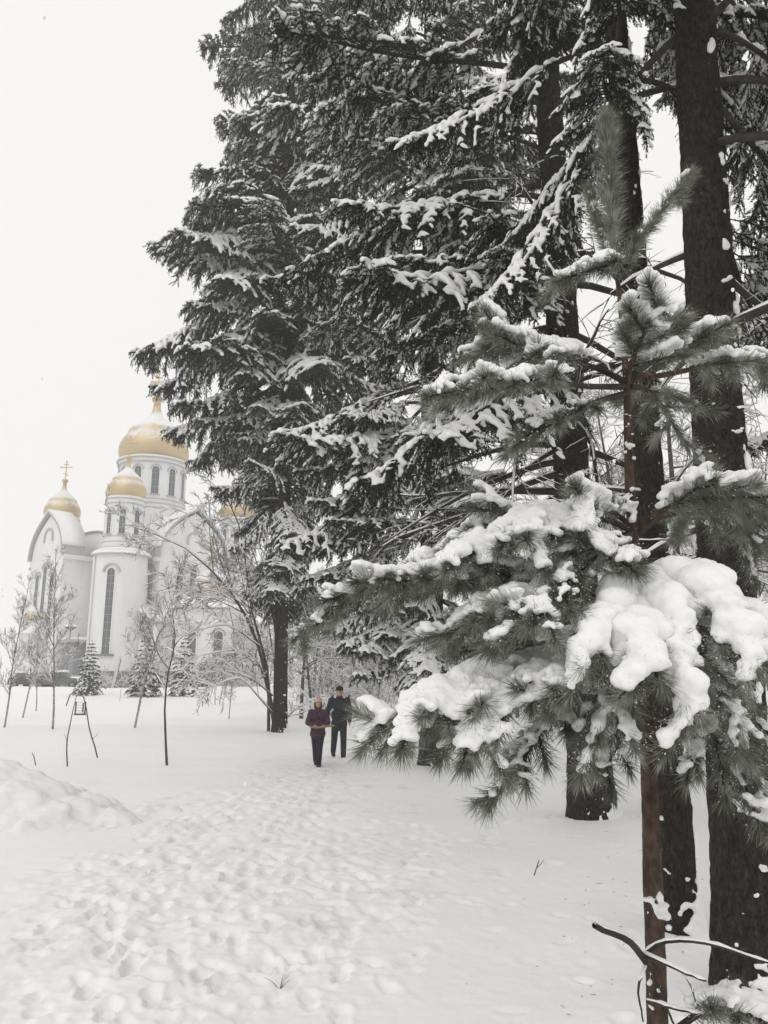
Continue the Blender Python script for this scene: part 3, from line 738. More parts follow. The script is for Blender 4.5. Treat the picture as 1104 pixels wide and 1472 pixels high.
# ---------------------------------------------------------------- spruce bough library
def spruce_bough(seed, L=4.0, hang=1.0, sag=.5, bare=.22, snowy=1.0, voxel=.021):
    r = np.random.default_rng(seed)
    K = 14; s = np.linspace(0, 1, K)
    z = L * (r.uniform(.0, .12) * s - sag * s ** 2 + sag * .62 * s ** 3.2)
    y = L * .04 * np.sin(s * 5 + r.uniform(0, 6)) * s
    main = np.stack([L * s * (1 - .12 * s * sag), y, z], 1)
    sec, ter, herr = [], [], []
    sp = bare
    side = 1
    while sp < .985:
        p, t = sample_line(main, sp)
        lat = np.array([-t[1], t[0], 0]) * side; lat = lat / (np.linalg.norm(lat) + 1e-9)
        a = math.radians(r.uniform(42, 68))
        prof = (1 - ((sp - .3) / .7) ** 1.6 * .8) if sp > .3 else (.55 + .45 * (sp - bare) / max(.3 - bare, .01))
        l = max(L * .30 * prof * r.uniform(.6, 1.15), .14)
        d = t * math.cos(a) + lat * math.sin(a); d[2] += r.uniform(-.25, .12)
        c = curve_from(p, nz(d), l, .9 * hang, 6, r, .2)
        sec.append((c, l)); side = -side
        sp += r.uniform(.016, .03)
    sec.append((main[-4:], L * .23))
    for c, l in sec:
        q = .10
        while q < 1:
            p, t = sample_line(c, min(q, .999)); lat = nz(np.array([-t[1], t[0], 0]))
            # hanging twigs, the dark curtain below the snow
            for _ in range(2):
                if r.random() < .9 * hang:
                    d = nz(t * r.uniform(.1, .7) + lat * r.normal(0, .6) + np.array([0, 0, -1]) * r.uniform(.25, 1.0))
                    ter.append(curve_from(p - np.array([0, 0, .012]), d, r.uniform(.09, .30) * (1.15 - .5 * q) * (.6 + .4 * hang), 1.0, 4, r, .4))
            # flat side twigs, the ones that carry snow
            for sd_ in (-1, 1):
                if r.random() < .6:
                    a = math.radians(r.uniform(35, 60))
                    d = t * math.cos(a) + lat * sd_ * math.sin(a); d[2] += r.uniform(-.25, .1)
                    herr.append(curve_from(p, nz(d), r.uniform(.09, .24) * (1.15 - .55 * q), 1.2, 4, r, .15))
            q += r.uniform(.05, .085) / max(l, .2)
    ter = np.array(ter); herr = np.array(herr); secs = np.array([resample(c, 6) for c, _ in sec])
    tw = np.concatenate([ter, herr])
    g = []
    v, f = tubes_vec(main[None], np.linspace(.012 * L, .002 * L, K)[None], 6); g.append((v, f, M['twig']))
    v, f = tubes_vec(secs, np.linspace(.011, .004, 6)[None].repeat(len(secs), 0), 4); g.append((v, f, M['twig']))
    v, f = tubes_vec(tw, np.linspace(.004, .002, 4)[None].repeat(len(tw), 0), 3); g.append((v, f, M['twig']))
    v, f = needles(tw, 210, .029, .0125, math.radians(58), r, droop=.10); g.append((v, f, M['needle']))
    v, f = needles(secs[:, 1:], 260, .029, .011, math.radians(62), r); g.append((v, f, M['needle']))
    nm = mesh2('bough', g)
    # snow
    C, S = [], []
    def lay(P, rad, prob, step, zsq=.75):
        l = np.linalg.norm(np.diff(P, axis=0), axis=1).sum(); n = max(int(l / step), 2)
        ph = r.uniform(0, 20); on = r.random() < prob
        if not on: return
        for k in range(n):
            u = (k + .5) / n; p, t = sample_line(P, u)
            h = math.sqrt(max(1 - t[2] ** 2, 0))
            w = rad * (.75 + .45 * math.sin(ph + u * l * 14) * .6 + r.uniform(-.15, .15)) * (h ** .7) * (1 - .35 * u)
            if w < rad * .35: continue
            C.append(p + np.array([0, 0, w * zsq * .85 + .004])); S.append((w, w, w * zsq))
    lay(main[3:], .070, 1.0, .05)
    for c in secs: lay(c[1:], .066 * snowy, .82, .035, .65)
    for c in herr: lay(c, .047 * snowy, .66, .026, .62)
    for c in ter: lay(c, .026 * snowy, .10, .028)
    sm = blobs_mesh('snow_load', C, S, voxel, [M['snow']], 1, .006, 14)
    return nm, sm

BOUGHS = [spruce_bough(101, 4.0, 1.0, .50), spruce_bough(102, 4.0, 1.15, .62), spruce_bough(103, 4.0, .85, .42),
          spruce_bough(104, 4.0, 1.1, .80, .30), spruce_bough(105, 4.0, .95, .30, .15), spruce_bough(106, 4.0, 1.2, .95, .2), spruce_bough(107, 4.0, .9, .68, .35, 1.15)]

def trunk_mesh(P, R, mat_, seg=28, rows=90, rough=.06, seed=0, flare=.35):
    """Tapered trunk along polyline P (world or local), radii R, with lumpy bark relief and a root flare."""
    P = spline(P, rows); Rr = np.interp(np.linspace(0, 1, rows), np.linspace(0, 1, len(R)), R)
    hgt = np.r_[0, np.cumsum(np.linalg.norm(np.diff(P, axis=0), axis=1))]
    Rr = Rr * (1 + flare * np.exp(-hgt / (R[0] * 1.6)))
    v, f = tubes_vec(P[None], Rr[None], seg)
    v = v.reshape(rows, seg, 3); c = P[:, None, :]; a = np.arange(seg) / seg * 2 * np.pi
    A, H = np.meshgrid(a, hgt)
    n = noise2(np.cos(A) * 2.5 + 7 * seed, np.sin(A) * 2.5 + H * 2.2, seed) * .6 + noise2(np.cos(A) * 7, np.sin(A) * 7 + H * 9, seed + 1) * .7 + noise2(np.cos(A) * 13 + 5, np.sin(A) * 13 + H * 16, seed + 2) * .9 + noise2(np.cos(A) * 22 + 5, np.sin(A) * 22 + H * 30, seed + 3) * .6
    v = c + (v - c) * (1 + rough * n)[..., None]
    return new_mesh('trunk', v.reshape(-1, 3), [f], mat_, None, True), P, Rr

def trunk_snow(P, Rr, az, spread, z0, z1, count, r, size=(.02, .05)):
    """Wind-blown snow stuck to one side of a trunk."""
    C, S = [], []
    for _ in range(count):
        i = r.integers(1, len(P) - 1); p = P[i]
        if not z0 < p[2] < z1: continue
        a = az + r.normal(0, spread); n = int(r.integers(1, 5)); w = r.uniform(*size)
        for k in range(n):
            aa = a + r.normal(0, .12); rr = Rr[i]
            q = p + np.array([math.cos(aa) * rr, math.sin(aa) * rr, r.uniform(-.05, .05)])
            C.append(q); S.append((w * .8, w * .8, w * r.uniform(.8, 1.8)))
    return (C, S)

def stub_branch(r, p, az, L, rise, sagv):
    d = np.array([math.cos(az), math.sin(az), rise])
    return curve_from(p, nz(d), L, sagv, 8, r, .25)

def make_spruce(label, x, y, H, r0, lean, z0, z1, prof, seed, dz=.42, per=5, az_ok=None, dead=0, dead_z=(2, 6), dead_len=(1, 2.5), sc=1.0, snow_az=0.0, pitch=0.0, dead_az=(0, 6.28), extra=(), group='tall spruces'):
    """Big Norway spruce: trunk, many boughs (each with its snow) and dead lower branches."""
    r = np.random.default_rng(seed)
    zg = float(ground_base(x, y))
    t = thing('spruce_tree', label, 'spruce', (x, y, zg - .02), 0, group)
    P = np.array([(0, 0, -.15), (lean[0] * .3, lean[1] * .3, H * .3), (lean[0] * .65, lean[1] * .65, H * .65), (lean[0], lean[1], H)])
    me, TP, TR = trunk_mesh(P, [r0, r0 * .80, r0 * .5, .03], M['bark'], 52 if y < 12 else 24, 330 if y < 12 else 130, .075, seed)
    tr = link('trunk', me, t)
    C, S = trunk_snow(TP, TR, snow_az, .65, .15, min(H, 14), int(480), r, (.010, .034))
    ca = snow_az
    for k in range(520):                                   # snow plastered over the root flare on the windward side
        a = ca + r.normal(0, .8); hh = abs(r.normal(0, .16)) - .03; w = r.uniform(.010, .028) * (1.25 - hh)
        if w < .008: continue
        rr = r0 * (1 + .35 * math.exp(-(hh + .15) / (r0 * 1.6))) * r.uniform(.97, 1.04)
        C.append(np.array([math.cos(a) * rr, math.sin(a) * rr, hh])); S.append((w, w, w * .9))
    link('snow_patch', blobs_mesh('snow_patch', C, S, .016 if y < 8 else .028, [M['snow']], 1), tr)
    ztop = TP[:, 2]
    z = z0
    k = 0
    while z < z1:
        nper = per
        a0 = r.uniform(0, 6.28)
        for q in range(nper):
            az = a0 + q * 2 * math.pi / nper + r.normal(0, .22)
            if (az_ok and not az_ok(az, z)) or r.random() < .17: continue
            zz = z + r.uniform(-.35, .35)
            i = int(np.clip(np.searchsorted(ztop, zz), 0, len(TP) - 1))
            rad = float(np.interp(zz, [p[0] for p in prof], [p[1] for p in prof])) * r.uniform(.55, 1.22)
            nm, sm = BOUGHS[int(r.integers(len(BOUGHS)))]
            s = rad / 4.0 * 1.08
            o = link('bough', nm, t, TP[i] + np.array([math.cos(az), math.sin(az), 0]) * TR[i] * .6,
                     (r.normal(0, .2), .12 + pitch + r.normal(0, .22), az), (s, max(s, .55 * sc) * sc * r.choice([-1, 1]) if False else max(s, .7) * sc, max(s, .75) * sc))
            link('snow_load', sm, o)
            k += 1
        z += dz * r.uniform(.75, 1.25)
    for zz, az, rad in extra:                              # single low boughs
        i = int(np.clip(np.searchsorted(ztop, zz), 0, len(TP) - 1)); nm, sm = BOUGHS[int(r.integers(len(BOUGHS)))]; s = rad / 4.0 * 1.08
        o = link('bough', nm, t, TP[i], (r.normal(0, .16), .12 + r.normal(0, .15), az), (s, max(s, .7) * sc, max(s, .75) * sc)); link('snow_load', sm, o)
    for q in range(dead):
        zz = r.uniform(*dead_z); az = r.uniform(*dead_az)
        i = int(np.clip(np.searchsorted(ztop, zz), 0, len(TP) - 1))
        L = r.uniform(*dead_len)
        m = stub_branch(r, TP[i], az, L, r.uniform(-.25, .25), r.uniform(.05, .35))
        tw = [curve_from(*(lambda pt: (pt[0], nz(pt[1] + r.normal(0, .6, 3))))(sample_line(m, r.uniform(.25, .98))), r.uniform(.2, .7) * L * .5, .5, 5, r, .4) for _ in range(int(7 * L))]
        tw2 = [curve_from(*(lambda pt: (pt[0], nz(pt[1] + r.normal(0, .8, 3))))(sample_line(tw[int(r.integers(len(tw)))], r.uniform(.2, .95))), r.uniform(.08, .3), .6, 5, r, .4) for _ in range(int(12 * L))]
        tw = np.array(tw + tw2)
        mb = MB(); mb.tubes(m[None], np.linspace(.018 + .012 * L, .006, 8)[None], 6); mb.tubes(tw, np.linspace(.006, .0022, 5)[None].repeat(len(tw), 0), 3)
        o = mb.build('bare_branch', M['twig'], t, True)
        sb = MB(); Pq, Rq = snow_tubes(m[None], np.linspace(.014 + .01 * L, .004, 8)[None], .015, r, 1.0); sb.tubes(Pq, Rq, 6)
        Pq, Rq = snow_tubes(tw, np.full((len(tw), 5), .003), .0055, r, .45); sb.tubes(Pq, Rq, 4)
        sb.build('snow_load', M['snow'], o, True)
    return t

def base_at(px, py): return on_ground(px, py)

PA2 = on_ground(402, 1052)
make_spruce('tall snow-laden spruce with dark drooping boughs reaching farthest over the church side', PA2[0], PA2[1], 36, .25, (-.3, 0), 4.7, 32,
            [(4.5, 1.2), (7, 1.7), (8.3, 2.2), (11, 2.9), (13, 4.3), (16.5, 5.6), (20, 4.7), (24, 3.4), (26, 3.4), (30, 4.2), (36, 2)], 11, .52, 5, None, 0, sc=1.35, snow_az=0.4)
PA = on_ground(622, 1098)
make_spruce('snow-laden spruce whose trunk foot shows beneath the low pine bough', PA[0], PA[1], 27, .30, (.2, .2), 2.5, 23,
            [(2, 2.0), (5, 3.0), (8, 3.9), (12, 4.3), (18, 4.2), (27, 1.0)], 12, .48, 5, lambda a, z: math.sin(a) < .35 and (z > 13 or z < 6 or math.cos(a) < .55), 10, (2, 6), (1, 2.5), 1.15, .3,
            extra=[(z_, a_, l_) for z_, a_, l_ in ((3.2, -1.2, 2.4), (3.8, -2.3, 2.6), (4.4, -1.7, 2.5), (5.0, -.9, 2.4), (5.3, -2.7, 3.0), (5.9, -1.5, 2.8), (6.6, -2.1, 3.0), (7.1, -1.1, 2.8), (7.6, -2.9, 3.4), (8.2, -1.7, 3.0), (8.8, -2.4, 3.2), (4.8, 2.9, 2.8), (6.2, 3.3, 3.2), (5.6, 3.9, 3.2), (7.0, 3.6, 3.4), (4.2, 3.5, 2.6), (3.6, -2.7, 2.5), (8.0, 2.8, 3.6), (6.4, -.6, 2.8), (5.2, 0.0, 2.6))])
PB = on_ground(852, 1172)
make_spruce('big dark spruce trunk with snow-plastered foot, farthest of the three bare trunks', PB[0], PB[1], 25, .27, (-.15, .1), 6.0, 17,
            [(4, 2.6), (6, 3.6), (9, 4.0), (14, 3.8), (25, .8)], 13, .62, 5, lambda a, z: (z > 8.4 or math.cos(a) < -.2) and math.sin(a) < .3 and (z > 14 or math.cos(a) < .05), 44, (2.4, 8.2), (1.4, 3.6), 1.0, .2)
PC = on_ground(978, 1335)
make_spruce('slender grey spruce trunk just behind the red pine stem', PC[0], PC[1], 18, .135, (.12, .1), 6.6, 12,
            [(4, 1.2), (6, 1.9), (8, 2.2), (13, 2.0), (18, .6)], 14, .75, 4, lambda a, z: math.sin(a) < .5, 10, (2.2, 5.0), (.5, 1.3), .85, .2)
PD = on_ground(1078, 1425)
TREE_D = make_spruce('thick dark spruce trunk at the right edge with snow flecks down one side', PD[0], PD[1], 20, .185, (.9, .3), 5.4, 11,
            [(4, 1.6), (6, 2.1), (8, 2.5), (13, 2.3), (20, .6)], 15, .72, 4, lambda a, z: math.cos(a) > -.5, 9, (2.6, 5.0), (.6, 1.5), .9, .1, dead_az=(-1.0, 3.6))
def trunk_pad(tree, spots, Y):
    r = np.random.default_rng(5); C, S = [], []; o = np.array(tree.location)
    for px, py, n, w, sp in spots:
        c = at(px, py, Y) - o
        for _ in range(n): C.append(c + r.normal(0, (sp, .02, sp * .55))); q = w * r.uniform(.4, 1.0); S.append((q * 1.2, q, q * .7))
    link('snow_patch', blobs_mesh('snow_patch', C, S, .009, [M['snow']], 1, .003, 30), tree)
trunk_pad(TREE_D, ((1078, 1158, 60, .026, .045), (1095, 1245, 16, .018, .02), (1088, 1285, 18, .016, .022), (1070, 1315, 5, .012, .012), (1052, 470, 10, .016, .015), (1045, 400, 8, .018, .014), (1060, 620, 10, .016, .015), (1062, 585, 6, .016, .012)), PD[1] - .16)
make_spruce('spruce beyond the right edge with its boughs reaching in past the thick trunk', 8.5, 10.5, 22, .22, (0, 0), 4.4, 16,
            [(3, 1.8), (6, 2.9), (10, 3.0), (22, .8)], 16, .55, 5, None, 6, (2, 5), (1, 2), 1.0, .3)

# ---------------------------------------------------------------- foreground young pine
PY = 2.35
pine = thing('pine_tree', 'young pine in front with long needles, reddish stem and heavy clumps of snow', 'pine', (0, 0, 0))
pine_pts = [(948, 1700, PY), (945, 1472, PY), (938, 1250, PY), (930, 1050, PY), (915, 850, PY), (905, 690, PY), (901, 560, PY), (892, 440, PY), (886, 390, PY), (882, 350, PY)]
stem = np.array([at(*p) for p in pine_pts])
g0 = float(ground_base(stem[0][0], PY)); pine.location = (float(stem[0][0]) + .03, PY, g0); PO = np.array([float(stem[0][0]) + .03, PY, g0])
stem = np.r_[[[PO[0], PO[1], g0 - .1]], stem] - PO
me, PTP, PTR = trunk_mesh(stem, [.034, .030, .026, .020, .013, .006], M['pine_bark'], 32, 420, .075, 31, .2)
link('trunk', me, pine)

def px_local(px, py, Y): return at(px, py, Y) - PO

def pine_bough(path, seed, n_shoots=10, shoot=(.13, .26), bare=.28, snowy=1.0, snow_r=.03, plane=None, droop=.6, dens=1500, axis_r=.011, tilt_up=.0, brown=False, voxel=.0068, upright=False, needle=.068):
    """path: list of (px, py, Y). One bough: axis, side shoots, long needles, snow lying on top."""
    r = np.random.default_rng(seed)
    A = spline(np.array([px_local(*p) for p in path]), 16)
    L = np.linalg.norm(np.diff(A, axis=0), axis=1).sum()
    shoots = [resample(A[int(15 * (bare if n_shoots < 3 else max(bare, .35))):], 7)]
    for k in range(n_shoots):
        s = bare + (1 - bare) * (k + r.uniform(.1, .9)) / n_shoots
        p, t = sample_line(A, min(s, .995))
        up = np.array([0, 0, 1.0]); lat = np.cross(t, up); lat = nz(lat) if np.linalg.norm(lat) > .15 else nz(np.cross(t, [0, 1, 0]))
        a = math.radians(r.uniform(28, 58)); sd_ = 1 if k % 2 else -1
        d = t * math.cos(a) + lat * sd_ * math.sin(a) + up * (r.uniform(-.35, .15) + tilt_up)
        l = r.uniform(*shoot) * (1.15 - .35 * s)
        shoots.append(curve_from(p, nz(d), l, droop * r.uniform(.3, 1.6), 7, r, .2))
        if r.random() < .6 and l > .12:
            p2, t2 = sample_line(shoots[-1], r.uniform(.4, .7))
            d2 = nz(t2 + r.normal(0, .55, 3)); shoots.append(curve_from(p2, d2, l * r.uniform(.4, .7), droop, 7, r, .2))
    SH = np.array(shoots)
    g = []
    v, f = tubes_vec(A[None], np.linspace(axis_r, axis_r * .35, 16)[None], 8); g.append((v, f, M['pine_bark'] if brown else M['twig']))
    v, f = tubes_vec(SH[1:], np.linspace(.0045, .003, 7)[None].repeat(len(SH) - 1, 0), 5); g.append((v, f, M['twig']))
    v, f = needles(SH, dens * 1.1, needle, .0028, math.radians(38), r, .9, .10); g.append((v, f, M['pine_needle']))
    # tuft at each shoot end
    tips = np.stack([SH[:, -2], SH[:, -2] * .5 + SH[:, -1] * .5, SH[:, -1]], 1)
    v, f = needles(tips, dens * 1.2, needle * .9, .0030, math.radians(24), r, 1.0, .04); g.append((v, f, M['pine_needle']))
    o = link('bough', mesh2('bough', g), pine)
    C, S = [], []
    for q, P in enumerate(SH):
        if r.random() > .55 + .40 * min(snowy, 1.2): continue
        l = np.linalg.norm(np.diff(P, axis=0), axis=1).sum(); ph = r.uniform(0, 9)
        for k in range(max(int(l / .0030 * min(snowy, 1.6)), 6)):      # flakes heaped on the upper needles
            u = r.uniform(.0, 1.0); p, t = sample_line(P, u); h = math.sqrt(max(1 - t[2] ** 2, 0))
            lat = nz(np.cross(t, [0, 0, 1.0])); half = .046 * (1 - .45 * u) * max(h, .35) * min(.55 + .5 * snowy, 1.15)
            e = r.uniform(-1, 1); pile = .5 + .5 * math.sin(ph + u * l * 30)
            if r.random() > .45 + .55 * pile * snowy: continue
            hgt = (.012 + .026 * math.sqrt(1 - e * e)) * max(h, .3) * (.7 + .6 * pile)
            w = r.uniform(.005, .0125) * (.7 + .5 * snow_r / .035)
            C.append(p + lat * e * half + np.array([0, 0, hgt * min(.8 + .3 * snowy, 1.3)])); S.append((w * 1.15, w * 1.15, w * .85))
        if snowy > 1.15:                                                # deeper load on the heavy shoots
            n = max(int(l / .016), 3)
            for k in range(n):
                u = (k + .5) / n * .9; p, t = sample_line(P, u); h = math.sqrt(max(1 - t[2] ** 2, 0))
                w = snow_r * (.36 if snowy < 1.3 else .70) * snowy * (.8 + .4 * math.sin(ph + u * l * 30) + r.uniform(-.25, .25)) * max(h, .3) * (1.05 - .45 * u)
                if w < .010: continue
                C.append(p + np.array([r.normal(0, .010), r.normal(0, .010), .020 + w * .5])); S.append((w * r.uniform(.9, 1.2), w * r.uniform(.9, 1.2), w * r.uniform(.6, .9)))
    if C: link('snow_load', blobs_mesh('snow_load', C, S, voxel, [M['pine_snow']], 1 if snowy > 1.3 else 0, .0026, 48), o)
    # powder caught among the needles round the edge of each pad
    n = int(75 * len(SH) * min(.15 + snowy, 1.2)); i = r.integers(len(SH), size=n); u = r.random(n) * 5.99; k = u.astype(int); f = (u - k)[:, None]
    c = SH[i, k] * (1 - f) + SH[i, k + 1] * f + r.normal(0, (.026, .026, .018), (n, 3)) + np.array([0, 0, .016]); w = r.uniform(.0007, .0021, n)
    T4 = np.array([(1, 1, 1), (1, -1, -1), (-1, 1, -1), (-1, -1, 1)]) * .8
    v = (c[:, None] + T4[None] * w[:, None, None] * r.uniform(.6, 1.3, (n, 1, 3))).reshape(-1, 3); f = (np.array([(0, 1, 2), (0, 3, 1), (0, 2, 3), (1, 3, 2)])[None] + np.arange(n)[:, None, None] * 4).reshape(-1, 3)
    tag(link('snow_powder', new_mesh('snow_powder', v, [f], M['pine_snow']), o), kind='stuff')
    return o

Y = PY
# leader and the crown whorl
pine_bough([(884, 400, Y), (880, 320, Y), (876, 240, Y), (873, 170, Y)], 201, 0, bare=.0, snowy=.12, snow_r=.018, dens=4200, droop=0, axis_r=.006, needle=.075)
pine_bough([(884, 385, Y), (868, 345, Y), (852, 300, Y + .05), (846, 275, Y + .06)], 202, 0, bare=.05, snowy=.35, snow_r=.02, dens=3600, droop=0, axis_r=.006, needle=.055)
pine_bough([(885, 385, Y), (920, 345, Y - .03), (960, 290, Y - .05), (992, 252, Y - .06)], 203, 1, (.08, .1), bare=.05, snowy=.3, snow_r=.02, dens=3600, droop=0, axis_r=.006, needle=.055)
pine_bough([(886, 390, Y), (862, 385, Y - .12), (830, 395, Y - .2), (800, 405, Y - .24)], 204, 2, (.08, .14), bare=.1, snowy=.8, snow_r=.025, dens=1900, axis_r=.006)
pine_bough([(886, 395, Y), (905, 375, Y - .08), (915, 345, Y - .12)], 205, 0, bare=.05, snowy=.3, snow_r=.02, dens=3600, droop=0, axis_r=.006, needle=.05)
# second whorl
pine_bough([(902, 552, Y), (860, 530, Y - .02), (780, 510, Y - .05), (700, 497, Y - .08)], 211, 8, (.14, .24), .3, 1.1, .034)
pine_bough([(901, 556, Y), (840, 555, Y - .15), (740, 545, Y - .3), (650, 565, Y - .4)], 212, 7, (.12, .22), .4, .8, .028)
pine_bough([(902, 565, Y), (850, 580, Y - .1), (800, 605, Y - .2), (745, 628, Y - .25)], 213, 5, (.10, .18), .3, .4, .024)
pine_bough([(902, 548, Y), (908, 520, Y - .1), (925, 480, Y - .2), (945, 440, Y - .25)], 214, 6, (.10, .18), .25, 1.0, .040, brown=True)
pine_bough([(903, 548, Y), (945, 530, Y - .04), (985, 500, Y - .1), (1015, 478, Y - .12)], 215, 5, (.10, .16), .35, 1.0, .036, brown=True)
pine_bough([(904, 548, Y), (975, 535, Y), (1050, 520, Y + .02), (1150, 530, Y + .05)], 216, 7, (.12, .22), .35, .8, .030, brown=True)
pine_bough([(904, 556, Y), (930, 560, Y + .15), (960, 595, Y + .3), (985, 640, Y + .38)], 217, 6, (.12, .2), .2, .25, .02, droop=1.2)
# third whorl
pine_bough([(912, 765, Y), (860, 745, Y - .05), (760, 752, Y - .12), (720, 775, Y - .15), (665, 805, Y - .18)], 221, 14, (.16, .28), .15, 1.25, .040)
pine_bough([(913, 768, Y), (850, 770, Y + .1), (740, 745, Y + .25), (640, 795, Y + .3), (590, 825, Y + .3)], 222, 12, (.14, .26), .4, 1.0, .034)
pine_bough([(925, 868, Y), (850, 855, Y - .05), (740, 832, Y - .08), (620, 835, Y - .1), (520, 850, Y - .1), (460, 885, Y - .1)], 223, 16, (.10, .20), .35, 1.0, .032, axis_r=.013, brown=True)
pine_bough([(914, 765, Y), (950, 735, Y - .08), (1010, 715, Y - .15), (1080, 720, Y - .2)], 224, 8, (.14, .24), .3, 1.1, .045, brown=True)
pine_bough([(914, 768, Y), (960, 740, Y + .1), (1030, 740, Y + .2), (1120, 790, Y + .25)], 225, 10, (.16, .28), .25, .5, .03, droop=1.2)
pine_bough([(912, 760, Y), (880, 735, Y + .1), (850, 720, Y + .2)], 226, 4, (.12, .18), .15, .25, .02)
pine_bough([(914, 765, Y), (870, 790, Y - .2), (800, 850, Y - .32), (760, 900, Y - .4)], 227, 10, (.14, .24), .25, .7, .03)
pine_bough([(914, 768, Y), (860, 800, Y - .1), (770, 850, Y - .15), (680, 885, Y - .2)], 228, 12, (.14, .26), .3, .9, .03)
# heavily loaded boughs bent towards the camera
pine_bough([(924, 868, Y), (900, 875, Y - .2), (868, 900, Y - .38), (838, 960, Y - .5)], 231, 8, (.07, .14), .1, 1.5, .050, droop=2.2, tilt_up=-.2)
pine_bough([(924, 868, Y), (928, 885, Y - .25), (922, 920, Y - .42), (910, 990, Y - .54)], 232, 8, (.07, .14), .1, 1.5, .052, droop=2.2, tilt_up=-.2)
pine_bough([(924, 868, Y), (955, 862, Y - .25), (975, 920, Y - .42), (985, 1045, Y - .5)], 233, 8, (.07, .14), .1, 1.5, .052, droop=2.4, tilt_up=-.2)
pine_bough([(924, 868, Y), (975, 855, Y - .2), (1035, 875, Y - .38), (1088, 960, Y - .5)], 234, 8, (.07, .14), .1, 1.55, .055, droop=2.2, tilt_up=-.15)
pine_bough([(924, 868, Y), (1000, 865, Y - .12), (1070, 895, Y - .2), (1150, 960, Y - .3)], 235, 8, (.07, .14), .2, 1.45, .050, droop=2.0, tilt_up=-.15)
pine_bough([(924, 870, Y), (890, 910, Y - .2), (870, 980, Y - .3), (860, 1060, Y - .35)], 236, 8, (.12, .2), .2, .9, .036, droop=2.0, tilt_up=-.3)
pine_bough([(925, 850, Y), (1010, 920, Y - .15), (1050, 1000, Y - .2), (1075, 1090, Y - .22)], 237, 9, (.14, .2), .25, .6, .03, droop=2.0, tilt_up=-.3)
# fourth whorl, low boughs
pine_bough([(930, 975, Y), (850, 960, Y - .05), (740, 965, Y - .15), (660, 985, Y - .25), (580, 1030, Y - .32)], 241, 20, (.13, .22), .30, 1.25, .040, droop=1.5, axis_r=.013, tilt_up=-.12)
pine_bough([(930, 978, Y), (860, 975, Y - .1), (800, 1020, Y - .18), (735, 1118, Y - .25)], 242, 10, (.10, .16), .3, .45, .026, droop=1.0, tilt_up=-.1)
pine_bough([(930, 978, Y), (850, 965, Y - .2), (750, 985, Y - .3), (665, 1060, Y - .35)], 243, 13, (.14, .22), .35, .9, .036, droop=1.6, tilt_up=-.15)
pine_bough([(928, 965, Y), (880, 930, Y + .12), (790, 920, Y + .25), (690, 930, Y + .35)], 244, 13, (.14, .24), .3, 1.0, .034)
pine_bough([(930, 978, Y), (905, 1010, Y - .05), (880, 1060, Y - .1), (860, 1110, Y - .12)], 245, 5, (.10, .16), .2, .4, .026, droop=1.2, tilt_up=-.2)
pine_bough([(930, 975, Y), (985, 1010, Y - .05), (1040, 1080, Y - .12), (1110, 1160, Y - .18)], 246, 9, (.14, .2), .25, .6, .03, droop=1.4, tilt_up=-.15)
pine_bough([(930, 975, Y), (1000, 985, Y + .1), (1060, 1030, Y + .15), (1120, 1090, Y + .15)], 247, 8, (.14, .2), .25, .5, .03, droop=1.4)
# broken dead branch low on the stem, and the needled shoot at the bottom
def bare_limb(paths, seed, rs=.008):
    r = np.random.default_rng(seed); mb = MB(); sb = MB()
    for pts, ra, rb in paths:
        P = spline(np.array([px_local(*p) for p in pts]), 12); P = P + np.cumsum(r.normal(0, .0012, P.shape), 0)
        mb.tubes(P[None], np.linspace(ra, rb, 12)[None], 7)
        Q_, R_ = snow_tubes(P[None], np.linspace(ra, rb, 12)[None] * .6, rs, r, 1.0); sb.tubes(Q_, R_, 7)
    o = mb.build('bare_branch', M['twig'], pine, True); sb.build('snow_load', M['snow'], o, True)
bare_limb([([(938, 1395, Y - .02), (925, 1375, Y - .15), (900, 1350, Y - .22), (855, 1332, Y - .28)], .011, .007),
           ([(925, 1375, Y - .12), (960, 1355, Y - .18), (1030, 1362, Y - .22), (1112, 1388, Y - .25)], .006, .003),
           ([(922, 1370, Y - .14), (960, 1388, Y - .2), (1020, 1410, Y - .24)], .006, .003),
           ([(928, 1385, Y - .1), (918, 1420, Y - .14), (925, 1470, Y - .15)], .004, .002),
           ([(975, 1393, Y - .2), (992, 1420, Y - .22), (1000, 1450, Y - .24)], .003, .0015),
           ([(950, 1420, Y - .05), (965, 1460, Y - .08), (985, 1500, Y - .08)], .004, .002),
           ([(930, 1440, Y - .03), (968, 1450, Y - .1), (1010, 1462, Y - .15)], .005, .003)], 251, .0042)
pine_bough([(948, 1500, Y), (1010, 1455, Y - .1), (1070, 1455, Y - .18), (1140, 1490, Y - .22)], 252, 8, (.08, .14), .3, .95, .028, droop=1.0)
# snow caught on knots of the stem
r = np.random.default_rng(260); C, S = [], []
for px, py, n, w in ((952, 1310, 16, .018), (940, 1300, 8, .015), (950, 1238, 5, .012), (937, 1425, 8, .012), (906, 720, 14, .014), (903, 640, 10, .012), (910, 745, 12, .018), (948, 1175, 3, .01), (900, 600, 8, .010)):
    c = px_local(px, py, PY - .03)
    for _ in range(n):
        C.append(c + r.normal(0, (.010, .010, .02), 3)); q = w * r.uniform(.35, .8); S.append((q, q, q * .8))
link('snow_patch', blobs_mesh('snow_patch', C, S, .006, [M['snow']], 1, .002, 40), pine)

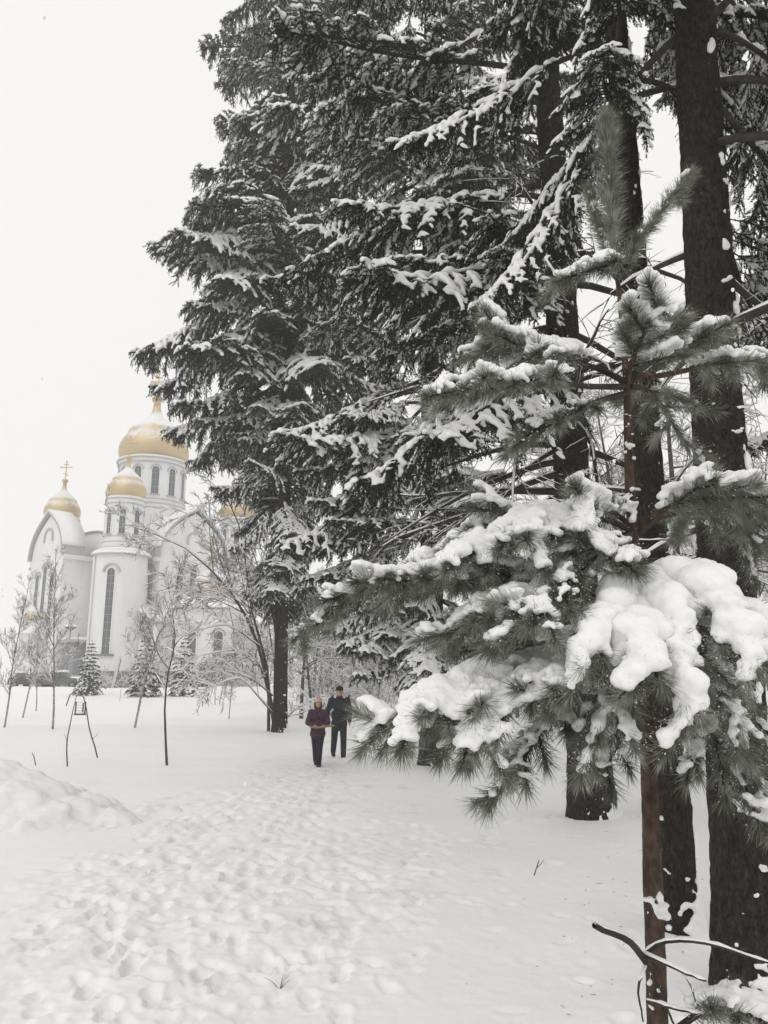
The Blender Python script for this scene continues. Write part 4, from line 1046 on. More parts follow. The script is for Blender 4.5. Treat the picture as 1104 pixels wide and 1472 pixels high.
# ---------------------------------------------------------------- bare trees
def ramify(limbs, r, depth, ratio=(.35, .6), n_per=(5, 8), ang=(30, 65), grav=.05, up=.2, min_len=.12, K=5, taper=.45):
    """limbs: list of (P(K,3), r0, r1). Returns levels of branches, each a (P, R) pair."""
    out = []; cur = limbs
    for lv in range(depth):
        nxt = []
        for P, ra, rb in cur:
            L = np.linalg.norm(np.diff(P, axis=0), axis=1).sum()
            n = int(r.integers(n_per[0], n_per[1] + 1) * (1.0 if lv == 0 else .75))
            for k in range(n):
                s = r.uniform(.22, .98); p, t = sample_line(P, s)
                e = nz(np.cross(t, r.normal(size=3))); a = math.radians(r.uniform(*ang))
                d = t * math.cos(a) + e * math.sin(a); d[2] += up
                l = L * r.uniform(*ratio) * (1.1 - .6 * s)
                if l < min_len: continue
                c = curve_from(p, nz(d), l, grav, K, r, .35)
                rr = (ra * (1 - s) + rb * s) * taper
                nxt.append((c, rr, rr * .4))
        out.append(nxt); cur = nxt
    return out

def bare_tree_mesh(seed, H, r0, kind):
    """Returns trunk, branches and snow meshes of one leafless tree."""
    r = np.random.default_rng(seed)
    trunk = curve_from((0, 0, -.1), (r.normal(0, .05), r.normal(0, .05), 1), H, -.02, 9, r, .10)
    limbs = []
    n = int({'birch': 34, 'round': 15, 'bush': 0}.get(kind, 14))
    for k in range(n):
        s = r.uniform(.22, .95) if kind == 'birch' else r.uniform(.28, .95)
        p, t = sample_line(trunk, s); az = r.uniform(0, 6.28)
        rise = r.uniform(.9, 2.4) if kind == 'birch' else r.uniform(.2, 1.0)
        d = np.array([math.cos(az), math.sin(az), rise]); l = H * (.27 if kind == 'birch' else .42) * (1.15 - .8 * s) * r.uniform(.6, 1.2)
        limbs.append((curve_from(p, nz(d), l, .10 if kind != 'birch' else .02, 6, r, .3), r0 * (1 - s) * (.5 if kind != 'birch' else .22) + .005, .003))
    if kind == 'bush':
        trunk = trunk * .3
        for k in range(14):
            az = r.uniform(0, 6.28); d = np.array([math.cos(az), math.sin(az), r.uniform(.6, 2.2)])
            limbs.append((curve_from((r.normal(0, .15), r.normal(0, .15), -.05), nz(d), H * r.uniform(.6, 1.1), .12, 6, r, .4), r0 * .5, .004))
    lv = ramify(limbs, r, 2, (.3, .55), (7, 10), (25, 60), .08, .25 if kind == 'birch' else .08, .10)
    t = MB(); t.tube(trunk, np.linspace(r0, .008, 9), sides=8)
    L0 = np.array([l[0] for l in limbs]); b = MB()
    b.tubes(L0, np.array([np.linspace(l[1], l[2], 6) for l in limbs]), 5)
    sn = MB(); th = .022 if kind != 'birch' else .017
    Q_, R_ = snow_tubes(L0, np.array([np.linspace(l[1], l[2], 6) for l in limbs]) * .6, th, r, .95); sn.tubes(Q_, R_, 5)
    for i, g in enumerate(lv):
        if not g: continue
        P = np.array([q[0] for q in g]); R = np.array([np.linspace(max(q[1], .006), max(q[2], .004), 5) for q in g])
        b.tubes(P, R, 4 if i == 0 else 3)
        Q_, R_ = snow_tubes(P, R * .6, th * (.75 if i == 0 else .5), r, .85); sn.tubes(Q_, R_, 4 if i == 0 else 3)
    return t, b, sn

def make_bare(seed, H, r0, kind, tmat, bmat):
    t, b, s = bare_tree_mesh(seed, H, r0, kind)
    return t.mesh('trunk', tmat, True), b.mesh('branches', bmat, True), s.mesh('snow_load', M['snow'], True)

BARE = {'birch': [make_bare(300 + i, 6.5, .042, 'birch', M['birch'], M['pink_twig']) for i in range(3)],
        'round': [make_bare(310 + i, 7.0, .10, 'round', M['grey_bark'], M['pink_twig'] if i % 2 else M['grey_bark']) for i in range(4)],
        'bush': [make_bare(320 + i, 3.2, .03, 'bush', M['grey_bark'], M['pink_twig'] if i % 2 else M['grey_bark']) for i in range(3)]}

def place_bare(name, kind, var, x, y, sc, rz, label, group=None, cat='tree', lean=0.0):
    t = thing(name, label, cat, (x, y, float(ground_base(x, y)) - .03), rz, group)
    t.scale = (sc,) * 3; t.rotation_euler = (lean, 0, rz)
    tm, bm_, sm = BARE[kind][var % len(BARE[kind])]
    if kind != 'bush': link('trunk', tm, t)
    b_ = link('crown', bm_, t); link('snow_load', sm, b_)
    return t

# the spreading leafless tree beside the spruce, limbs drawn from the photograph
def limb_tree():
    base = on_ground(398, 1050); Yb = base[1] - .6
    o = np.array([base[0], Yb, float(ground_base(base[0], Yb))])
    t = thing('broadleaf_tree', 'leafless spreading tree with snow-lined arching limbs in front of the spruce trunk', 'tree', o)
    r = np.random.default_rng(77)
    L = []
    def lp(*pts): return spline(np.array([at(px, py, Yb + dy) - o for px, py, dy in pts]), 10)
    limbs = [
        (lp((396, 1054, 0), (385, 985, 0), (372, 930, -.1), (345, 870, -.3), (318, 835, -.5), (270, 790, -.8), (215, 765, -1.0), (185, 755, -1.1)), .075, .012),
        (lp((386, 1052, .1), (384, 960, .1), (362, 880, .3), (352, 800, .4), (335, 730, .5), (300, 690, .6)), .06, .010),
        (lp((398, 1050, .1), (398, 950, .1), (392, 880, .2), (372, 820, .3), (355, 760, .4)), .06, .010),
        (lp((388, 1010, 0), (375, 960, -.3), (350, 935, -.6), (300, 940, -1.0), (262, 950, -1.3)), .035, .007),
        (lp((392, 1000, 0), (360, 975, -.4), (320, 965, -.7), (270, 975, -1.0)), .03, .006),
        (lp((396, 1030, 0), (370, 1000, -.4), (345, 975, -.7), (310, 985, -1.0), (285, 1000, -1.2)), .03, .006),
        (lp((375, 930, -.1), (330, 900, -.6), (290, 905, -1.1), (250, 920, -1.4)), .028, .006),
        (lp((345, 870, -.3), (310, 850, .2), (270, 850, .5), (240, 865, .8)), .022, .005),
        (lp((400, 1045, 0), (425, 1020, -.2), (450, 1005, -.4), (470, 1010, -.5)), .022, .006),
        (lp((402, 960, 0), (440, 930, .3), (480, 925, .5), (520, 935, .6)), .025, .006),
        (lp((362, 880, .3), (330, 840, .6), (310, 780, .8), (300, 730, .9)), .026, .005),
    ]
    lv = ramify(limbs, r, 3, (.28, .55), (9, 12), (25, 65), .12, .06, .14)
    for P, ra, rb in limbs[:3]:
        mb = MB(); mb.tube(P, np.linspace(ra, rb, 10), sides=8); st = mb.build('limb', M['grey_bark'], t, True)
        sb = MB(); Q_, R_ = snow_tubes(P[None], np.linspace(ra, rb, 10)[None] * .8, .035, r, 1.0); sb.tubes(Q_, R_, 6); sb.build('snow_load', M['snow'], st, True)
    for P, ra, rb in limbs[3:]:
        mb = MB(); mb.tube(P, np.linspace(ra, rb, 10), sides=6); st = mb.build('limb', M['grey_bark'], t, True)
        sb = MB(); Q_, R_ = snow_tubes(P[None], np.linspace(ra, rb, 10)[None] * .8, .030, r, 1.0); sb.tubes(Q_, R_, 6); sb.build('snow_load', M['snow'], st, True)
    b = MB(); sn = MB()
    for i, g in enumerate(lv):
        P = np.array([q[0] for q in g]); R = np.array([np.linspace(max(q[1], .009), max(q[2], .006), 5) for q in g])
        b.tubes(P, R, 4 if i < 2 else 3); Q_, R_ = snow_tubes(P, R * .6, (.027, .017, .010)[i], r, .9); sn.tubes(Q_, R_, 5 if i < 2 else 3)
    c = b.build('crown', M['grey_bark'], t, True); sn.build('snow_load', M['snow'], c, True)
limb_tree()

# birches and saplings on the left, each where its foot stands
for i, (px, py, h, kind, lab, name) in enumerate([
        (76, 1048, 6.6, 'birch', 'tallest birch by the left edge, snow on its upright twigs', 'birch_tree'),
        (32, 1032, 6.0, 'birch', 'birch just left of the tallest birch, pinkish twigs', 'birch_tree'),
        (6, 1046, 5.6, 'birch', 'birch cut by the left edge of the view', 'birch_tree'),
        (52, 1022, 5.2, 'birch', 'thin birch behind the tallest birch, in front of the parked cars', 'birch_tree'),
        (193, 1046, 7.2, 'birch', 'slim birch in front of the church round tower', 'birch_tree'),
        (329, 1034, 3.8, 'birch', 'young thin-stemmed tree right of the small firs', 'young_tree'),
        (309, 1013, 4.2, 'birch', 'sapling in front of the low chapel of the church, left of a twin', 'young_tree'),
        (315, 1013, 4.6, 'birch', 'sapling in front of the low chapel of the church, right of a twin', 'young_tree'),
        (200, 1010, 4.0, 'birch', 'small sapling behind the slim birch', 'young_tree')]):
    p = on_ground(px, py)
    place_bare(name, kind, i, p[0], p[1], h / 6.5, i * 2.1, lab, None, 'birch' if name == 'birch_tree' else 'sapling')

# young forked tree standing alone
p = on_ground(240, 1100); o = p.copy(); Yb = p[1]
t = thing('young_tree', 'lone young tree with dark bare stem forking above the snow', 'sapling', o)
def lp(*pts): return spline(np.array([at(px, py, Yb + dy) - o for px, py, dy in pts]), 10)
r = np.random.default_rng(55)
main = lp((240, 1104, 0), (238, 1060, 0), (237, 1010, 0), (243, 960, 0), (252, 925, .1), (249, 890, .15), (247, 865, .2))
mb = MB(); mb.tube(main, np.linspace(.032, .006, 10), sides=8); mb.build('trunk', M['grey_bark'], t, True)
limbs = [(lp((243, 962, 0), (230, 945, -.1), (222, 925, -.2), (218, 900, -.25)), .014, .004), (lp((250, 930, .1), (262, 915, 0), (280, 905, -.1), (292, 890, -.2)), .013, .004),
         (lp((240, 1000, 0), (234, 985, .1), (228, 975, .2), (224, 968, .3)), .007, .003), (lp((250, 905, .15), (243, 890, .2), (236, 880, .3), (232, 868, .4)), .008, .003)]
lv = ramify(limbs, r, 2, (.3, .5), (4, 6), (25, 55), .05, .2, .08)
b = MB(); b.tubes(np.array([l[0] for l in limbs]), np.array([np.linspace(l[1], l[2], 10) for l in limbs]), 6)
sn = MB(); Q_, R_ = snow_tubes(np.array([l[0] for l in limbs]), np.full((len(limbs), 10), .006), .012, r, 1.0); sn.tubes(Q_, R_, 5)
for g in lv:
    P = np.array([q[0] for q in g]); b.tubes(P, np.linspace(.004, .002, 5)[None].repeat(len(P), 0), 4); Q_, R_ = snow_tubes(P, np.full((len(P), 5), .003), .007, r, .8); sn.tubes(Q_, R_, 4)
c = b.build('crown', M['grey_bark'], t, True); sn.build('snow_load', M['snow'], c, True)

# bent saplings with a little wooden frame slung between them
pa, pb_ = on_ground(97, 1102), on_ground(140, 1087)
Yb = pa[1]; o = pa.copy()
def lp(*pts): return spline(np.array([at(px, py, Yb + dy) - o for px, py, dy in pts]), 10)
t = thing('bent_sapling', 'thin bent sapling rising to the left post of the small wooden frame', 'sapling', o)
mb = MB(); mb.tube(lp((97, 1106, 0), (96, 1070, .02), (101, 1040, .05), (107, 1012, .1), (110, 1000, .15)), np.linspace(.016, .008, 10), sides=6); mb.build('trunk', M['grey_bark'], t, True)
mb = MB(); mb.tube(lp((97, 1072, 0), (95, 1062, 0), (92, 1055, .05)), np.linspace(.006, .003, 10), sides=5); mb.build('twig', M['grey_bark'], t, True)
t = thing('bent_sapling', 'thin kinked sapling arching over the small wooden frame towards the firs', 'sapling', o)
mb = MB(); mb.tube(lp((140, 1089, .9), (136, 1072, .8), (129, 1050, .6), (125, 1025, .35), (122, 1008, .2), (116, 994, .2), (108, 989, .2), (101, 998, .2), (95, 1015, .2)), np.linspace(.016, .012, 10), sides=6); mb.build('trunk', M['grey_bark'], t, True)
mb = MB(); mb.tube(lp((133, 1062, .7), (138, 1058, .7), (142, 1052, .7)), np.linspace(.006, .003, 10), sides=5); mb.build('twig', M['grey_bark'], t, True)
sb = MB(); A_ = lp((116, 994, .2), (108, 989, .2), (101, 998, .2), (95, 1015, .2)); Q_, R_ = snow_tubes(A_[None], np.full((1, 10), .01), .016, r, 1); sb.tubes(Q_, R_, 5); sb.build('snow_load', M['snow'], t, True)
fo = at(115, 1026, Yb + .12); t = thing('wooden_frame', 'small open wooden frame slung between the two bent saplings', 'frame', fo)
w_, h_ = .11, .27
for dx in (-w_, w_ * .55, w_):
    b = MB(); b.box(dx - .011, dx + .011, -.015, .015, 0, h_ if dx != w_ * .55 else h_ * .9); b.build('post', M['grey_bark'], t)
b = MB(); b.box(-w_ - .02, w_ + .02, -.03, .03, -.03, .0); b.build('bottom_rail', M['grey_bark'], t)
for k in range(4):
    b = MB(); b.box(-w_ + .016, w_ * .55 - .016, -.008, .008, .06 + k * .06, .078 + k * .06); b.build('rung', M['whitewood'], t)
b = MB(); b.box(-w_ + .017, w_ - .017, -.028, .028, .002, .035); b.build('snow', M['snow'], t, True)
# stick and small shoots standing in the snow
for px, py, px2, py2, lab in ((172, 1008, 174, 990, 'short stick standing in the snow right of the bent saplings'), (52, 1100, 46, 1082, 'short twig poking out behind the snow pile'), (765, 1258, 775, 1236, 'dry twig poking out of the smooth snow left of the trunks')):
    p = on_ground(px, py); q = at(px2, py2, p[1]); A_ = resample(np.array([p - (0, 0, .05), p * .5 + q * .5 + (.01, 0, 0), q]) - p, 6)
    t = thing('stick', lab, 'stick', p); mb = MB(); mb.tube(A_, np.linspace(.012, .007, 6) * min(1, p[1] / 14), sides=6); mb.build('shaft', M['grey_bark'], t, True)
    mb = MB(); mb.tube(np.array([A_[3], A_[3] + (A_[5] - A_[3]) * .5 + np.array([.03, 0, .0]), A_[3] + (A_[5] - A_[3]) * .9 + np.array([.05, 0, .01])]), .004, .002, 5); mb.build('side_twig', M['grey_bark'], t, True)
p = on_ground(402, 1418); t = thing('grass_tuft', 'few dry grass blades poking through the trodden snow', 'grass tuft', p); r = np.random.default_rng(5)
for k in range(7):
    a = r.uniform(0, 6.28); A_ = curve_from((0, 0, -.02), nz(np.array([math.cos(a) * .7, math.sin(a) * .3, 1.0])), r.uniform(.06, .15), 6, 6, r, .2)
    mb = MB(); mb.tube(A_, np.linspace(.0025, .0008, 6), sides=4); mb.build('blade', M['wood'], t, True)

# ---------------------------------------------------------------- small snowy firs before the church
def small_fir(seed, H=4.2):
    r = np.random.default_rng(seed); tw, sn_c, sn_s = [], [], []
    z = .25
    while z < H * .96:
        n = 9; rad = (H - z) / H * 1.35 + .08
        for k in range(n):
            az = k * 6.283 / n + r.uniform(0, .7); l = rad * r.uniform(.7, 1.15)
            c = curve_from((0, 0, z), nz(np.array([math.cos(az), math.sin(az), .15])), l, .8, 5, r, .2); tw.append(c)
            for q in range(int(l / .12) + 1):
                p, t = sample_line(c, r.uniform(.25, .98)); lat = nz(np.array([-t[1], t[0], 0])) * r.choice([-1, 1])
                tw.append(curve_from(p, nz(t + lat * .9 + np.array([0, 0, -.2])), r.uniform(.12, .3) * (.5 + rad / 2), .8, 5, r, .2))
            for u in np.linspace(.3, .97, max(int(l / .09), 2)):
                if r.random() < .55:
                    p, t = sample_line(c, u); w = r.uniform(.045, .085); sn_c.append(p + r.normal(0, .04, 3) + (0, 0, w * .6)); sn_s.append((w * 1.25, w * 1.25, w * .65))
        z += .26
    tw = np.array(tw); v, f = tubes_vec(tw, np.linspace(.012, .004, 5)[None].repeat(len(tw), 0), 3)
    v2, f2 = needles(tw, 80, .075, .032, math.radians(55), r)
    tm = MB(); tm.tube([(0, 0, -.1), (0, 0, H * .5), (0, 0, H)], .06, .01, 8)
    return tm.mesh('trunk', M['twig'], True), mesh2('crown', [(v, f, M['twig']), (v2, f2, M['needle'])]), blobs_mesh('snow_load', sn_c, sn_s, .052, [M['snow']], 1, .01, 8)
FIRS = [small_fir(401), small_fir(402)]
for i, (px, py, ptop, lab) in enumerate([(126, 1000, 922, 'small snowy fir below the church side door'), (207, 1001, 905, 'small snowy fir behind the slim birch'),
                                         (262, 1001, 915, 'small snowy fir right of the lone young tree'), (292, 996, 945, 'low snowy fir at the end of the fir row'),
                                         (478, 985, 950, 'low fir in the clearing behind the walkers')]):
    p = on_ground(px, py) if py > 998 else np.array([gx(px, 58, 1), 58, float(ground_base(gx(px, 58, 1), 58))])
    h = (py - ptop) / F_PX * p[1]
    t = thing('fir_tree', lab, 'fir', p - (0, 0, .05), i * 1.3, 'small firs')
    t.scale = (h / 4.2 * 1.0,) * 3
    tm, cm, sm = FIRS[i % 2]
    link('trunk', tm, t); c = link('crown', cm, t); link('snow_load', sm, c)

# ---------------------------------------------------------------- thicket and distant trees
r = np.random.default_rng(909)
for k in range(46):                                   # snow-laden thicket behind the walkers
    y = r.uniform(36, 62); px = r.uniform(395, 800)
    kind = 'bush' if r.random() < .45 else 'round'
    x = gx(px, y, 1)
    place_bare('bare_tree' if kind == 'round' else 'bare_shrub', kind, int(r.integers(9)), x, y, r.uniform(.75, 1.1) * (1.0 if kind == 'round' else 1.25), r.uniform(0, 6),
               'snow-laden leafless tree in the thicket behind the walkers' if kind == 'round' else 'snow-laden leafless shrub in the thicket behind the walkers',
               'thicket trees' if kind == 'round' else 'thicket shrubs', 'tree' if kind == 'round' else 'shrub')
for k in range(26):                                   # wood behind the right-hand trunks
    y = r.uniform(24, 60); px = r.uniform(820, 1180); x = gx(px, y, 1)
    place_bare('bare_tree', 'round' if k % 3 else 'birch', int(r.integers(9)), x, y, r.uniform(1.3, 2.3), r.uniform(0, 6),
               'tall leafless tree in the wood behind the dark trunks', 'wood behind the dark trunks', 'tree')
for k in range(16):                                   # by the church, right side
    y = r.uniform(60, 76); px = r.uniform(330, 480); x = gx(px, y, 1)
    place_bare('bare_tree', 'round', int(r.integers(9)), x, y, r.uniform(.8, 1.3), r.uniform(0, 6), 'leafless tree by the far end of the church', 'trees by the church end', 'tree')
for k, px in enumerate((150, 178, 232, 246, 282, 300, 318, 338, 352, 372)):   # low shrubs along the church foot
    y = 60 + 5 * ((k * 37) % 10) / 10; x = gx(px, y, 1)
    place_bare('bare_shrub', 'bush', k, x, y, r.uniform(.55, .85), r.uniform(0, 6), 'low snow-dusted shrub along the foot of the church', 'shrubs at the church foot', 'shrub')
# far building glimpsed through the thicket
hx = gx(545, 96, 3)
t = thing('low_house', 'low brownish house with snowy roof glimpsed through the thicket', 'house', (hx, 96, .95), .15)
b = MB(); b.box(-6, 6, -3, 3, -.3, 4.2); wl_ = b.build('wall', mat('tan_plaster', (.36, .30, .25), .85), t)
b = MB(); b.prism([(-3.7, 4.0), (3.7, 4.0), (0, 6.4)], -6.6, 6.6, np.array(Matrix.Rotation(math.pi / 2, 4, 'Z'))); b.build('roof', M['snow'], t)
for dx in (-4, -1.4, 1.4, 4):
    b = MB(); b.box(dx - .55, dx + .55, -3.06, -2.9, 1.4, 3.0); w = b.build('window', M['glass'], t)
    b = MB(); b.box(dx - .7, dx + .7, -3.1, -2.9, 1.28, 1.395); b.build('sill', M['whitewood'], w)

# ---------------------------------------------------------------- cars, lamp, board by the church
def car(label, x, y, rz, paint, L=4.3):
    t = thing('parked_car', label, 'car', (x, y, float(ground_base(x, y))), rz, 'cars parked by the church')
    W = 1.68
    prof = [(-L / 2, .35), (L / 2, .35), (L / 2, .62), (L / 2 - .08, .82), (L * .26, .92), (L * .24, .94), (-L * .42, .96), (-L / 2 + .05, .9), (-L / 2, .7)]
    b = MB(); b.prism(prof, -W / 2, W / 2); body = b.build('body', paint, t)
    bv = body.modifiers.new('b', 'BEVEL'); bv.width = .06; bv.segments = 3
    cab = [(-L * .40, .94), (L * .24, .94), (L * .10, 1.40), (-L * .05, 1.46), (-L * .30, 1.42)]
    b = MB(); b.prism(cab, -W / 2 + .10, W / 2 - .10); cb = b.build('cabin', paint, t)
    bv = cb.modifiers.new('b', 'BEVEL'); bv.width = .05; bv.segments = 3
    for sy in (-1, 1):
        for a, c_ in ((-.36, -.12), (-.09, .17)):
            x0, x1 = L * a, L * c_; ins = .09 if c_ > 0 else 0
            b = MB(); b.prism([(x0, 1.0), (x1, 1.0), (x1 - .28 * (c_ > 0), 1.34), (x0 + .12 * (a < -.3), 1.34)], *sorted((sy * (W / 2 - .105), sy * (W / 2 - .085)))); b.build('side_window', M['glass'], t)
        for dx in (-L * .31, L * .31):
            b = MB(); b.lathe([(.02, -.10), (.29, -.10), (.33, -.07), (.33, .07), (.29, .10), (.02, .10)], 24)
            v, f3, f4 = b.data(); v = v[:, [0, 2, 1]] + np.array([dx, sy * (W / 2 - .08), .31])
            wh = link('wheel', new_mesh('wheel', v, f4, M['rubber']), t)
            b = MB(); b.lathe([(.01, .115), (.19, .115), (.20, .08)], 20); v, f3, f4 = b.data(); v = v[:, [0, 2, 1]] * (1, sy, 1) + np.array([dx, sy * (W / 2 - .08), .31])
            link('rim', new_mesh('rim', v, f4, M['metal']), wh)
        b = MB(); b.box(L / 2 - .03, L / 2 + .015, sy * .62 - .16, sy * .62 + .16, .64, .78); b.build('headlight', M['whitewood'], t)
        b = MB(); b.box(-L / 2 - .012, -L / 2 + .03, sy * .66 - .1, sy * .66 + .1, .68, .85); b.build('tail_light', mat('red_lens', (.25, .02, .02), .3), t)
    rr = np.random.default_rng(int(abs(x) * 10)); C, S = [], []
    for xx in np.arange(-L * .33, L * .12, .12):
        for yy in np.arange(-W / 2 + .2, W / 2 - .15, .12): C.append((xx, yy, 1.45)); S.append((.16, .16, rr.uniform(.08, .14)))
    for xx in np.arange(L * .27, L / 2 - .08, .12):
        for yy in np.arange(-W / 2 + .15, W / 2 - .1, .12): C.append((xx, yy, .90)); S.append((.15, .15, rr.uniform(.08, .13)))
    link('snow_load', blobs_mesh('snow_load', C, S, .05, [M['snow']], 2, .01, 6), t)
cx_ = gx(84, 68, 1.5); car('snow-capped grey-green car parked beside the church door', cx_, 68, math.radians(8), mat('green_paint', (.10, .12, .10), .35))
cx_ = gx(48, 72, 1.5); car('dark car parked behind the birches at the left', cx_, 72, math.radians(-14), mat('dark_paint', (.04, .04, .045), .35))
lx = gx(94, 70, 1); t = thing('street_lamp', 'grey lamp post with flat round head capped by snow', 'lamp post', (lx, 70, float(ground_base(lx, 70))))
b = MB(); b.lathe([(.09, -.2), (.09, 1.0), (.06, 1.05), (.05, 5.1)], 14); b.build('pole', M['metal'], t, True)
b = MB(); b.lathe([(.05, 5.0), (.12, 5.1), (.50, 5.35), (.52, 5.42), (.02, 5.44)], 20); hd = b.build('lamp_head', M['metal'], t)
b = MB(); b.lathe([(.51, 5.425), (.48, 5.56), (.25, 5.66), (.01, 5.68)], 20); b.build('snow_load', M['snow'], hd, True)
lx = gx(161, 64, 1); t = thing('white_board', 'pale board leaning upright in the snow before the round tower', 'board', (lx, 64, float(ground_base(lx, 64))), .1)
R = np.array(Matrix.Rotation(math.radians(9), 4, 'Y'))
b = MB(); b.obox(R, -.11, .11, -.03, .03, -.1, 2.7); b.build('plank', M['whitewood'], t)
b = MB(); b.obox(R, .13, .18, -.02, .02, -.1, 2.5); b.build('edge_batten', M['grey_bark'], t)

# ---------------------------------------------------------------- snow pile at the left
def snow_pile():
    r = np.random.default_rng(64)
    c = on_ground(40, 1185); cx0, cy0 = c[0] - 1.25, c[1] + .5
    C, S = [], []
    for k in range(330):
        u = r.normal(0, .42) ; v_ = r.normal(0, .40)
        x, y = u * 2.2, v_ * 1.25
        h = .78 * math.exp(-(x / 1.85) ** 2 - (y / .95) ** 2)
        w = r.uniform(.12, .26)
        C.append((x, y, h - w * .75 + r.uniform(-.04, .05))); S.append((w * 1.3, w * 1.2, w * .9))
    for x in np.arange(-3.4, 3.4, .2):
        for y in np.arange(-1.7, 1.7, .2):
            h = .72 * math.exp(-(x / 1.85) ** 2 - (y / .95) ** 2); C.append((x, y, h - .32)); S.append((.30, .30, .27))
    for k in range(110):
        u = r.normal(0, 1.2); v_ = r.normal(0, .55); h = .74 * math.exp(-(u / 1.85) ** 2 - (v_ / .95) ** 2); w = r.uniform(.04, .13)
        C.append((u, v_, h + w * .2)); S.append((w * 1.2, w, w * .8))
    me = blobs_mesh('snow_pile', C, S, .045, [M['snow']], 0, .030, 6.0)
    o = link('snow_pile', me, None, (cx0, cy0, float(ground_base(cx0, cy0)) - .02), (0, 0, -.06))
    tag(o, 'lumpy heap of shovelled snow at the left edge', 'snow pile')
snow_pile()

# ---------------------------------------------------------------- people
def chain(pts, rads, n=8):
    P = resample(np.array(pts, float), n * (len(pts) - 1) + 1); L0 = np.r_[0, np.cumsum(np.linalg.norm(np.diff(np.array(pts, float), axis=0), axis=1))]
    q = np.linspace(0, L0[-1], len(P)); return list(P), [(w,) * 3 for w in np.interp(q, L0, rads)]

